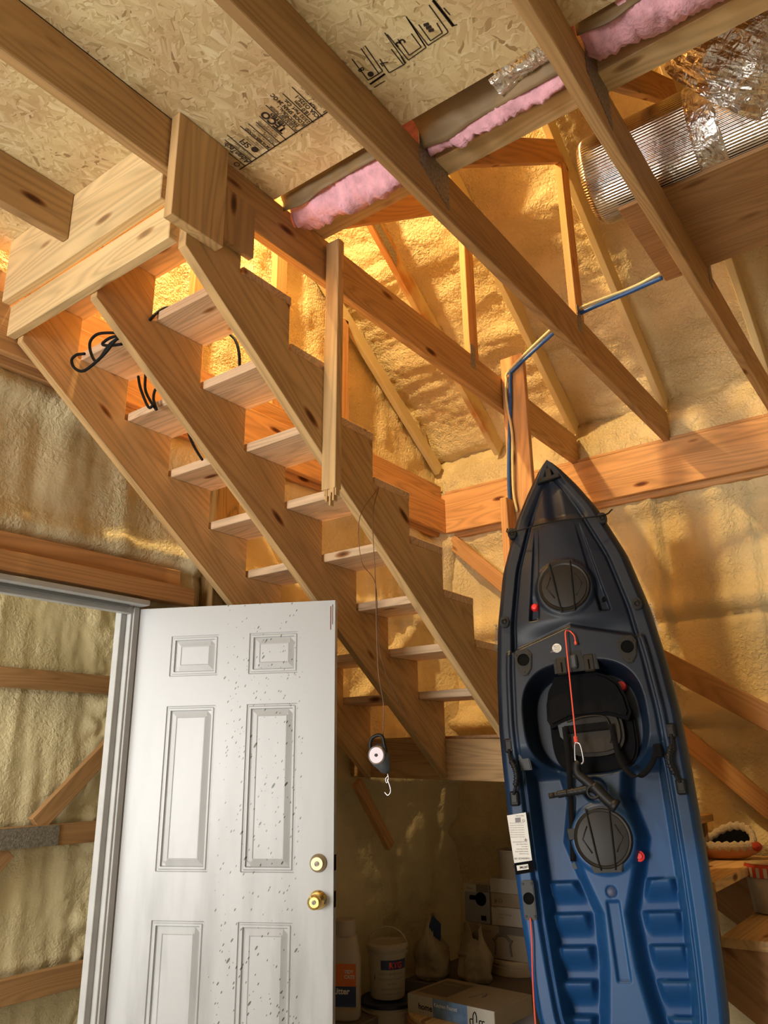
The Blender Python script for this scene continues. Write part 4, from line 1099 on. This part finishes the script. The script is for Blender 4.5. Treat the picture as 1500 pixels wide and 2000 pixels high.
for k, s in enumerate(('THE WORLD', 'LEADER IN', 'KAYAKS', 'LIFETIME')): add_text(bm, s, .0072, frame3((-.054, .357+.0075*k, zz2), (-1, 0, 0), (0, -1, 0)), .0002)
from_bm('print', bm, M['greyink'], rs)
# script name on both flanks of the hull
for s in (1, -1):
    bm = bmesh.new(); v0 = .53 if s > 0 else .40
    w0, w1_ = float(hws(np.array([v0]))[0]), float(hws(np.array([v0-.12*s]))[0])
    P0 = Vector((s*(w0+.0025), v0, -.060)); P1 = Vector((s*(w1_+.0025), v0-.12*s, -.060))
    add_text(bm, 'Tamarack', .032, frame3(P0, P1-P0, (s*.42, 0, .9)), .0004, shear=.3)
    from_bm('hull_lettering', bm, M['white'], ky)

# rectangular fitting on the left gunwale, its hole a disc painted dark
u, v = -.300, -.565
o = kpoly('mounting_plate', rpoly(u, v, .024, .068, 8, 32), -.003, .010, 'lid')
klathe('cup', u, v+.005, .0098, [(.021, 0), (.018, .003), (.017, .001), (0, .001)], 'ink', o)  # flat black disc, shade of the plate's hole put in as colour
for q in ((-.016, .055), (.016, .055), (-.016, -.055), (.016, -.055)): klathe('screw', u+q[0], v+q[1], .009, [(0, 0), (.005, 0), (.004, .003), (0, .003)], 'black', o, 10)

def KP(u, v, z): return MK @ Vector((u, v, z))
# red lines, carabiner, clamp
t = tube('red_cord', [KP(-.004, .430, .028), KP(-.020, .425, .045), KP(-.024, .36, .050), KP(-.030, .22, .048), KP(-.036, .08, .044), KP(-.040, -.005, .040)], .0032, M['redcord'])
tag(t, 'short red cord tied at the peak in front of the kayak seat, holding a carabiner', 'cord')
bm = bmesh.new(); add_tube(bm, [KP(-.004, .430, .030), KP(.012, .405, .042), KP(.014, .375, .044)], .003); add_tube(bm, [KP(.014, .378, .044), KP(.014, .366, .044)], .006)
for k in range(4): add_tube(bm, [KP(-.040+.006*math.cos(a), .0-.006*k+.004*math.sin(a), .040+.006*math.sin(a)) for a in [j*.9 for j in range(8)]], .0028)
from_bm('knot', bm, M['redcord'], t, True)
bm = bmesh.new()
pts = [(-.036, -.018), (-.046, -.024), (-.053, -.080), (-.046, -.098), (-.030, -.098), (-.022, -.082), (-.026, -.030), (-.036, -.018)]
add_tube(bm, [KP(a, b, .040) for a, b in pts], .0038, smoothp=True)
tag(from_bm('carabiner', bm, M['chrome'], None, True), 'small silver carabiner between the red cord and the black clamp', 'carabiner')
cl = empty('rod_clamp', mat=MK); cl.location = MK @ Vector((0, -.15, .04)); po2 = Vector((0, -.15, .04))
def cpart(name, pts, r, mat, seg=12, rf=None):
    bm = bmesh.new(); add_tube(bm, [Vector(p)-po2 for p in pts], r, seg=seg, rf=rf); return from_bm(name, bm, M[mat], cl, True)
cpart('neck', [(-.040, -.090, .040), (-.052, -.105, .040), (-.050, -.135, .040), (-.020, -.165, .042), (.010, -.195, .042)], .016, 'black', rf=lambda t: .8+.5*t)
cpart('barrel', [(.000, -.180, .044), (.045, -.235, .044), (.075, -.262, .044)], .021, 'black', rf=lambda t: 1.0+(.22 if t > .75 else 0))
cpart('arm', [(.010, -.185, .040), (-.045, -.195, .040), (-.100, -.200, .040)], .014, 'black', rf=lambda t: 1.2-.3*t+.12*math.sin(40*t))
cpart('knob', [(-.100, -.200, .040), (-.128, -.203, .040), (-.150, -.205, .040)], .012, 'black', rf=lambda t: 1.1 if t < .7 else .8)
cpart('tip', [(-.150, -.205, .040), (-.172, -.207, .040)], .010, 'mesh')
cpart('ring', [(.0+.022*math.cos(a), -.205+.022*math.sin(a), .056) for a in [k*.55 for k in range(12)]], .006, 'black')
tag(cl, 'black rod-holder clamp hanging from the carabiner over the kayak cockpit', 'clamp')
t = tube('red_cord', [KP(-.300, -.625, .014), KP(-.303, -.70, .018), KP(-.312, -.80, .02), KP(-.318, -.95, .03), KP(-.315, -1.15, .03), KP(-.30, -1.3, .02)], .0032, M['redcord'])
tag(t, 'long red cord hanging from the plate on the left rim of the kayak', 'cord')

# ================================================================== CABLES AND HANGING SCALE
def vp(l, x=3.527): return [at(a, b_, x=x) for a, b_ in l]
tail = [at(1075, 656, y=1.44), Vector((3.262, 1.19, 3.475)), at(1235, 568, z=3.49), Vector((3.23, 0.76, 3.49))]
tag(tube('blue_cable', vp([(997, 1010), (994, 930), (995, 850), (997, 790), (997, 735), (1003, 722)]) + tail, .0105, M['blue'], n=10), 'thick blue cable rising up the post by the kayak tip and across to the trusses', 'cable')
t2 = [at(1073, 646, y=1.44)+Vector((0, 0, .0)), Vector((3.250, 1.19, 3.497)), at(1233, 562, z=3.505), Vector((3.215, 0.76, 3.508))]
tag(tube('cream_cable', vp([(1010, 1000), (1003, 960), (1001, 900), (1000, 845), (989, 780), (989, 745), (996, 722)], 3.522) + t2, .0075, M['yellow'], n=10), 'thin cream cable running beside the blue one on the post by the kayak tip', 'cable')

blk = M['rubber']
def loop(pts, label, r=.006):
    o = tube('black_wire', pts, r, blk); return tag(o, label, 'wire')
def wy(l, y): return [at(px, py, y=y) for px, py in l]
def wx(l, x): return [at(px, py, x=x) for px, py in l]
loop(wx([(240, 652), (215, 650), (190, 653), (176, 668), (178, 690), (190, 705), (215, 672), (240, 655), (215, 660), (200, 672), (215, 675), (238, 672)], 1.50), 'tangled loops of black wire between the rear stringers, beside the second tread')
loop(wx([(236, 656), (225, 665), (205, 690), (178, 715), (160, 725), (145, 718), (140, 703), (150, 693), (165, 691)], 1.46), 'black wire hanging in a teardrop loop at the far end of the second tread')
loop(wx([(270, 735), (275, 760), (290, 795), (300, 790)], 1.78) , 'black wire dropping straight to the third tread, behind the middle stringer')
loop(wx([(284, 732), (285, 765), (305, 800), (300, 780), (303, 762), (315, 750), (328, 748)], 1.80), 'curled black wire above the third tread, behind the middle stringer')
loop(wx([(368, 846), (378, 870), (395, 898)], 2.05), 'short black wire hanging above the fourth tread at the rear')
loop(wy([(293, 625), (305, 612), (320, 602), (338, 599)], 2.24), 'black wire end lying along the top front tread')
loop(wx([(448, 652), (460, 665), (467, 690), (468, 724)], 1.86), 'bowed black wire behind the near stringer above the second tread')

sc_loc = at(742, 1480, y=1.742)
hs = empty('hanging_scale', sc_loc)
Ms = frame3(sc_loc, -Vector((-0.25, 0.965, 0)), (0, 0, 1))
hs.matrix_world = Ms
def sp(name, bm, mat, smooth=True): return from_bm(name, bm, M[mat], hs, smooth)
S1 = 0.00178     # metres per pixel at this distance
def q(px, py, z=0): return Vector(((px-742)*S1, -(py-1480)*S1, z))
bm = bmesh.new(); add_tube(bm, [q(727, 1478), q(721, 1460), q(724, 1443), q(738, 1436), q(748, 1440), q(752, 1455), q(756, 1470)], .0065, seg=8)
sp('grip', bm, 'black')
body = kp = None
bm = bmesh.new()
outl = [q(722, 1480), q(726, 1462), q(740, 1452), q(752, 1458), q(760, 1475), q(764, 1500), q(760, 1510), q(748, 1510), q(738, 1500), q(727, 1493)]
a = [bm.verts.new((p.x, p.y, .014)) for p in outl]; b = [bm.verts.new((p.x, p.y, -.014)) for p in outl]
f1 = bm.faces.new(a); bm.faces.new(b[::-1])
for i in range(len(a)): bm.faces.new((a[i], b[i], b[(i+1) % len(a)], a[(i+1) % len(a)]))
bmesh.ops.recalc_face_normals(bm, faces=bm.faces); bmesh.ops.bevel(bm, geom=bm.edges[:], offset=.004, segments=2, affect='EDGES', clamp_overlap=True)
sp('case', bm, 'greyp')
dial = lathe('dial', [(0, .014), (.026, .014), (.026, .020), (.030, .022), (.033, .018), (.033, .010)], M['chrome'], hs, M=Matrix.Translation(q(739, 1475)))
lathe('dial_face', [(0, .0215), (.027, .0215), (.027, .020)], M['bulbd'], dial, M=Matrix.Translation(q(739, 1475)))
lathe('dial_hub', [(0, .027), (.005, .027), (.006, .021)], M['black'], dial, seg=16, M=Matrix.Translation(q(739, 1475)))
bm = bmesh.new(); add_tube(bm, [q(758, 1510), q(760, 1520), q(756, 1528), q(754, 1520), q(760, 1514)], .0016, seg=6); add_tube(bm, [q(757, 1520), q(763, 1535), q(764, 1545), q(758, 1551), q(751, 1545)], .0024, seg=6)
sp('hook', bm, 'chrome')
tag(hs, 'small dial fishing scale with a pink-lit face hanging by a wire from the stairs', 'scale')
bm = bmesh.new()
top = Vector((2.36, 1.757, 2.44))
pts = [top, at(728, 1010, y=1.745), at(733, 1130, y=1.745), at(738, 1300, y=1.742), at(749, 1375, y=1.742), at(748, 1436, y=1.742)]
add_tube(bm, pts, .0016, seg=6)
pts = [top, at(703, 1010, y=1.745), at(706, 1095, y=1.745), at(733, 1140, y=1.745), at(738, 1240, y=1.742), at(749, 1300, y=1.742), at(775, 1365, y=1.742), at(808, 1422, y=1.742), at(812, 1432, y=1.742), at(807, 1428, y=1.742)]
add_tube(bm, pts, .0014, seg=6)
tag(from_bm('thin_wire', bm, plain('copper_wire', (0.22, 0.12, 0.07), 0.5, 0.6), None, True), 'thin brown wire looped from the near stringer down to the dial scale', 'wire')

# ================================================================== THINGS IN THE CORNER UNDER THE LANDING
def pail(name, loc, r0, r1, h, mat, lidm, label, cat, handle=True, group=None, lidh=.02):
    e = empty(name, loc)
    lathe('body', [(0, 0), (r0, 0), (r0+.003, .01), (r1-.003, h-.035), (r1+.004, h-.034), (r1+.004, h-.028), (r1-.002, h-.026), (r1, h)], M[mat], e)
    lathe('lid', [(r1+.006, h-.012), (r1+.007, h+.004), (r1-.004, h+lidh*.6), (r1-.012, h+.003), (0, h+.002)], M[lidm], e)
    if handle:
        bm = bmesh.new(); add_tube(bm, [Vector(((r1+.006)*math.cos(a), 0.3*(r1)*math.sin(a)*-1, h-.02+ (r1*1.05)*math.sin(a))) for a in [math.pi*k/10 for k in range(11)]], .004)
        o = from_bm('handle', bm, M[mat], e, True); o.rotation_euler = (0, 0, -1.0)
    return tag(e, label, cat, group)
azv = math.atan2(2.6, 3.9)
def face(loc, rot=0):
    """frame on a box or can, facing the viewer: x to the right, y up"""
    d = Vector((-loc[0], -loc[1], 0)).normalized(); d = Matrix.Rotation(rot, 3, 'Z') @ d
    return d
def carton(name, c, w, d, h, rot, mat, label, cat='box', group=None):
    """c = centre of the base; width across the view"""
    R = Matrix.Rotation(rot, 4, 'Z')
    e = empty(name, c); e.rotation_euler = (0, 0, rot)
    bm = bmesh.new(); add_box(bm, d, w, h, Matrix.Translation((0, 0, h/2)), .002)
    from_bm('carton', bm, M[mat], e)
    return tag(e, label, cat, group)
def sticker(e, d, y0, y1, z0, z1, mat, name='print', off=.001, top=None):
    bm = bmesh.new(); x = -d/2-off
    if top is None: add_quad(bm, (x, y1, z0), (x, y0, z0), (x, y0, z1), (x, y1, z1))
    else: add_quad(bm, (z0, y0, top+off), (z1, y0, top+off), (z1, y1, top+off), (z0, y1, top+off))
    bmesh.ops.recalc_face_normals(bm, faces=bm.faces)
    return from_bm(name, bm, M[mat], e)
def words(e, d, L, mat='ink', off=.002, name='lettering', rot=None):
    bm = bmesh.new()
    for s, y, z, size, bold in L: add_text(bm, s, size, frame3((-d/2-off, y, z), (0, -1, 0), (0, 0, 1)), bold)
    return from_bm(name, bm, M[mat], e)

# litter jug behind the door edge
jg = empty('litter_jug', (3.30, 2.70, 0.0)); 
sup = tag(box('crate', 3.17, 3.42, 2.585, 2.80, 0.0, 0.215, M['cardd'], bev=.004), 'dark crate on the floor under the litter jug, mostly behind the door', 'crate')
jg.location = (3.30, 2.695, 0.2155); jg.rotation_euler = (0, 0, math.atan2(2.73, 3.42)-.15)
bm = bmesh.new()
def jring(z, a, b, n=28): return [bm.verts.new((a*math.copysign(abs(math.cos(t))**.7, math.cos(t)), b*math.copysign(abs(math.sin(t))**.7, math.sin(t)), z)) for t in [2*math.pi*k/n for k in range(n)]]
R_ = [jring(z, a, b) for z, a, b in [(0, .05, .065), (.012, .058, .075), (.26, .058, .075), (.29, .050, .068), (.35, .045, .060), (.365, .04, .055)]]
for p_, q_ in zip(R_, R_[1:]):
    for k in range(28): bm.faces.new((p_[k], p_[(k+1) % 28], q_[(k+1) % 28], q_[k]))
bm.faces.new(R_[0][::-1]); bm.faces.new(R_[-1]); from_bm('bottle', bm, M['jug'], jg, True)
lathe('cap', [(.050, .36), (.052, .375), (.050, .425), (.046, .43), (0, .43)], M['jug'], jg)
sticker(jg, .118, -.062, .062, .15, .245, 'orange'); sticker(jg, .118, -.062, .062, .065, .15, 'navy'); sticker(jg, .118, -.062, .062, .045, .06, 'tin')
words(jg, .118, [('Litter', .050, .118, .036, .001)], 'white'); words(jg, .118, [('TIDY', -.005, .205, .020, .0008), ('CATS', -.005, .183, .020, .0008)], 'white')
tag(jg, 'white cat litter jug with orange and navy label, beside the door edge', 'jug')

pail('storage_pail', (3.60, 2.66, 0.0), .120, .138, .238, 'bucket', 'lidb', 'wide pale pail with a blue-black lid, under the white bucket', 'pail', False)
b2 = pail('white_bucket', (3.605, 2.665, .252), .084, .100, .235, 'bucket', 'bucket', 'white bucket with a wire-thin handle and a red number on a black band', 'bucket')
def wrap(e, r, z0, z1, a0, a1, mat, name='band'):
    bm = bmesh.new(); n = 20; A_ = []; B_ = []
    for k in range(n+1):
        a = a0+(a1-a0)*k/n; A_.append(bm.verts.new((r(z0)*math.cos(a), r(z0)*math.sin(a), z0))); B_.append(bm.verts.new((r(z1)*math.cos(a), r(z1)*math.sin(a), z1)))
    for k in range(n): bm.faces.new((A_[k], A_[k+1], B_[k+1], B_[k]))
    return from_bm(name, bm, M[mat], e, True)
va = math.atan2(-2.665, -3.605)
rb = lambda z: .084+.016*z/.235+.0022
wrap(b2, rb, .135, .178, va-.35, va+1.2, 'navy')
def wraptext(e, s, size, z, a, r, mat, bold=.0006):
    bm = bmesh.new(); add_text(bm, s, size, Matrix.Identity(4), bold, 'CENTER')
    for v in bm.verts:
        t = a + v.co.x/r; v.co = Vector((r*math.cos(t), r*math.sin(t), z+v.co.y))
    return from_bm('lettering', bm, M[mat], e)
wraptext(b2, 'RTG', .038, .142, va+.45, .098, 'red', .001)
for k, s in enumerate(('READY MIXED JOINT', 'all purpose compound', 'net 4.5 L', 'keep from freezing', 'stir before use')): wraptext(b2, s, .015 if k else .014, .112-.022*k, va+.25, .0945-.001*k, 'greyink', .0002)
wraptext(b2, 'i', .03, .09, va-.75, .094, 'ink')

def sack(name, loc, sx, sy, h, seed, label, flap, rot=0):
    e = empty(name, loc); e.rotation_euler = (0, 0, rot)
    def P(i, j):
        t = j/34; a = 2*math.pi*i/56
        prof = (1.0-0.06*t-0.16*ss(.5, 1.0, t)) * (0.82+0.18*ss(0, .12, t))
        k = 1+0.30*nz(1.6*math.cos(a), 1.6*math.sin(a), 2.2*t, seed)+0.16*abs(nz(4*math.cos(a), 4*math.sin(a), 5*t, seed))
        fold = 1+0.10*math.sin(5*a+seed)*ss(.5, 1, t)
        top = h*(t + 0.16*ss(.6, 1, t)*math.sin(2*a+seed)+0.05*nz(3*math.cos(a), 3*math.sin(a), 0, seed+9)*ss(.6, 1, t))
        return (sx*prof*k*fold*math.cos(a), sy*prof*k*math.sin(a)*(1-0.62*ss(.4, 1, t)), top if t > 0 else 0)
    o = grid('bag_body', P, 56, 34, M['bag'], e)
    m = o.modifiers.new('t', 'SOLIDIFY'); m.thickness = .004
    bmx = bmesh.new(); bmesh.ops.create_circle(bmx, cap_ends=True, radius=sx*.8, segments=24, matrix=Matrix.Translation((0, 0, h*.55)))
    from_bm('contents', bmx, M['card'], e)
    return tag(e, label, 'sack', None)
tag(box('low_platform', 3.88, 4.50, 1.98, 2.76, 0.0, 0.26, M['cardd'], bev=.004), 'dark low platform in the corner carrying the sacks and cartons', 'platform')
sack('paper_sack', (3.995, 2.65, .262), .125, .10, .26, 3, 'opened paper sack with a peaked folded top, left one of the two sacks', True, .6)
sack('paper_sack', (4.075, 2.425, .262), .115, .085, .24, 6, 'crumpled paper sack against the cartons, right one of the two sacks', True, .9)
sk = [o for o in col.objects if o.name == 'paper_sack'][0]
o = from_bm('printed_flap', (lambda b: (add_quad(b, (-.088, .02, .24), (-.098, -.05, .19), (-.118, -.055, .28), (-.100, -.01, .32)), b)[1])(bmesh.new()), M['navy'], sk)

rt_ = math.atan2(2.2, 4.1)
def onb(px, py, z): p = at(px, py, z=z); return p
cb = carton('faucet_carton', (4.36, 2.37, .340), .42, .26, .160, .0, 'card', 'wide carton with a faucet picture, at the bottom of the carton stack')
sticker(cb, .26, -.18, -.02, .125, .165, 'cardd'); words(cb, .26, [('home', .09, .125, .026, .0003)], 'cardd')
bm = bmesh.new()
for dy in (-.05, .05):
    add_tube(bm, [Vector((-.133, -.04+dy, .02)), Vector((-.133, -.04+dy*.9, .075)), Vector((-.133, -.04+dy*1.2, .10))], .006, seg=8)
add_tube(bm, [Vector((-.133, -.09, .09)), Vector((-.133, -.065, .115)), Vector((-.133, -.04, .12)), Vector((-.133, -.01, .115)), Vector((-.133, .015, .09))], .008, seg=8)
from_bm('picture', bm, M['cardd'], cb, True)
tag(pail('paint_tin', (4.36, 2.32, .262), .150, .155, .072, 'tin', 'tin', 'wide tin with rings standing under the faucet carton', 'tin', False, None, .012))
ph = carton('shower_carton', (4.31, 2.50, .5015), .16, .11, .20, .0, 'cardw', 'upright carton picturing a dark shower head, left in the carton stack')
sticker(ph, .11, -.079, .0, .160, .20, 'cardd'); sticker(ph, .11, -.079, .079, .0, .158, 'greyink', off=.0007); words(ph, .11, [('home', .060, .172, .016, .0002)], 'cardd')
bm = bmesh.new(); bmesh.ops.create_circle(bm, cap_ends=True, radius=.036, segments=28, matrix=Matrix.Translation((-.057, -.028, .125)) @ Matrix.Rotation(math.pi/2, 4, 'Y'))
add_tube(bm, [Vector((-.058, -.02, .13)), Vector((-.058, .04, .13))], .012)
from_bm('picture', bm, M['ink'], ph)
sticker(ph, .11, -.058, -.025, .015, .04, 'ink')
c1 = carton('fixture_carton', (4.32, 2.28, .5015), .25, .14, .095, .0, 'cardw', 'white carton lying on the faucet carton, with small printed marks')
words(c1, .14, [('HH', .115, .085, .018, 0), ('QUALITY FIXTURE', .08, .055, .010, 0), ('Est. 1989', .08, .038, .009, 0)], 'cardd')
c2 = carton('fixture_carton', (4.325, 2.275, .5975), .26, .14, .070, .0, 'card', 'shallow carton with small square and round print, middle of the right stack')
words(c2, .14, [('# O', .11, .02, .032, .0006)], 'cardd')
c3 = carton('fixture_carton', (4.32, 2.275, .6685), .26, .14, .075, .0, 'cardw', 'plain white carton on top of the shallow printed one')
# open pail on top
op = empty('open_pail', (4.32, 2.27, .7445))
lathe('body', [(0, 0), (.085, 0), (.098, .14), (.104, .142), (.104, .15), (.096, .15), (.083, .006), (0, .006)], M['card'], op)
wraptext(op, 'Tile mix', .022, .06, math.atan2(-2.27, -4.32)+.2, .0935, 'cardd'); tag(op, 'open round tub with a dark mouth, topmost on the carton stack', 'tub')
op.children[0].data.materials[0] = M['card']

# round wooden tops and the carton lying in front
rd = at(835, 1950, z=.245)
dk = empty('round_table_top', (3.62, 2.27, 0))
lathe('drum', [(0, 0), (.17, 0), (.17, .195), (0, .195)], M['cardd'], dk)
lathe('disc', [(0, .196), (.235, .196), (.24, .200), (.24, .218), (.235, .222), (0, .222)], M['plywood'], dk, seg=64)
lathe('rim', [(0, .2222), (.225, .2222), (.228, .226), (.228, .238), (.222, .242), (0, .242)], M['pale'], dk, seg=64)
tag(dk, 'low round stand with two stacked wooden discs in front of the cartons', 'stand')
kb = carton('kitchen_faucet_carton', (3.625, 2.195, .2435), .49, .33, .078, .0, 'card', 'flat kitchen faucet carton lying on the round wooden discs')
kb.rotation_euler = (0.0, 0.0, -.06)
sticker(kb, .33, .095, .244, .0, .078, 'cardw'); sticker(kb, .33, -.10, .095, .0, .078, 'bluepr'); sticker(kb, .33, -.244, -.10, .0, .078, 'cardw')
words(kb, .33, [('home', .180, .022, .036, .0006)], 'ink', .0025); words(kb, .33, [('collections', .180, .009, .008, .0)], 'cardd', .0025)
words(kb, .33, [('Kitchen Faucet', .088, .046, .022, .0004)], 'white', .0025)
bm = bmesh.new(); add_tube(bm, [Vector((-.168, -.13, .008)), Vector((-.168, -.132, .045)), Vector((-.168, -.142, .060)), Vector((-.168, -.150, .045)), Vector((-.168, -.150, .02))], .0022, seg=6)
for yy_ in (-.115, -.165, -.18): add_tube(bm, [Vector((-.168, yy_, .008)), Vector((-.168, yy_, .028)), Vector((-.168, yy_-.012, .03))], .0022, seg=6)
from_bm('picture', bm, M['ink'], kb)
sticker(kb, .33, .05, .22, -.12, .12, 'cardd', top=.078)
bm = bmesh.new(); add_text(bm, 'RP KITCHEN', .018, frame3((.06, .20, .0805), (0, -1, 0), (1, 0, 0)), .0002); from_bm('lettering', bm, M['cardw'], kb)
bm = bmesh.new(); add_tube(bm, [Vector((-.06, -.04, .0795)), Vector((.02, -.05, .0795)), Vector((.04, -.07, .0795)), Vector((.01, -.085, .0795)), Vector((-.02, -.085, .0795))], .002, seg=6); from_bm('picture', bm, M['cardd'], kb)

# ================================================================== ON THE LOWER STEPS
sl = empty('slipper', (4.36, 1.115, .904)); sl.rotation_euler = (0, 0, -1.05)
def slp(i, j):
    a = 2*math.pi*i/60; t = j/16
    k = .55+.45*math.sin(min(1, t*1.3)*math.pi/2)
    return (.165*k*math.cos(a), .062*k*math.sin(a), .002+.055*t)
o = grid('sole', slp, 60, 16, M['tan'], sl); o.modifiers.new('t', 'SOLIDIFY').thickness = .006
def cuff(i, j):
    a = 2*math.pi*i/70; b = 2*math.pi*j/14
    lift = .040 + .085*max(0, math.cos(a-0.95))**1.3
    r = .015*(1+.22*math.sin(22*a))
    R1, R2 = .135, .052
    return ((R1+r*math.cos(b))*math.cos(a), (R2+r*math.cos(b))*math.sin(a), .018+lift+r*1.5*math.sin(b))
grid('fleece_cuff', cuff, 70, 14, M['fleece'], sl)
def lin(i, j):
    a = 2*math.pi*i/50; t = j/10; lift = .040 + .085*max(0, math.cos(a-0.95))**1.3
    return (.128*t*math.cos(a), .046*t*math.sin(a), .028*(1-t)+t*(.012+lift))
grid('lining', lin, 50, 10, M['ink'], sl)  # black sheet across the cuff paints the shade inside the slipper
bm = bmesh.new(); bmesh.ops.create_uvsphere(bm, u_segments=20, v_segments=12, radius=1, matrix=Matrix.Translation((.125, -.005, .055)) @ Matrix.Diagonal((.045, .045, .028, 1)))
from_bm('bow', bm, M['redcl'], sl, True)
tag(sl, 'tan moccasin slipper with a pleated cuff and a red bow on the lower step', 'slipper')
ct = empty('striped_tub', (4.20, .90, .7065)); ct.rotation_euler = (0, 0, .3)
bm = bmesh.new(); add_lathe(bm, [(0, 0), (.085, 0), (.100, .15), (0, .15)], 40); bmesh.ops.recalc_face_normals(bm, faces=bm.faces); from_bm('tub', bm, M['cardw'], ct)
lathe('lid', [(.104, .148), (.106, .152), (.106, .19), (.098, .205), (.03, .212), (0, .212)], M['redcl'], ct, seg=40)
for k in range(20):
    a = 2*math.pi*k/20; bm = bmesh.new()
    add_quad(bm, *[((.1075)*math.cos(a+d), .1075*math.sin(a+d), z) for d, z in ((0, .150), (.15, .150), (.15, .192), (0, .192))]); from_bm('stripe', bm, M['cardw'], ct)
lathe('lid_top', [(.100, .2065), (.03, .2135), (0, .2135)], M['tin'], ct, seg=40)
tag(ct, 'round tub with a red and white striped rim on a lower step, right edge', 'tub')
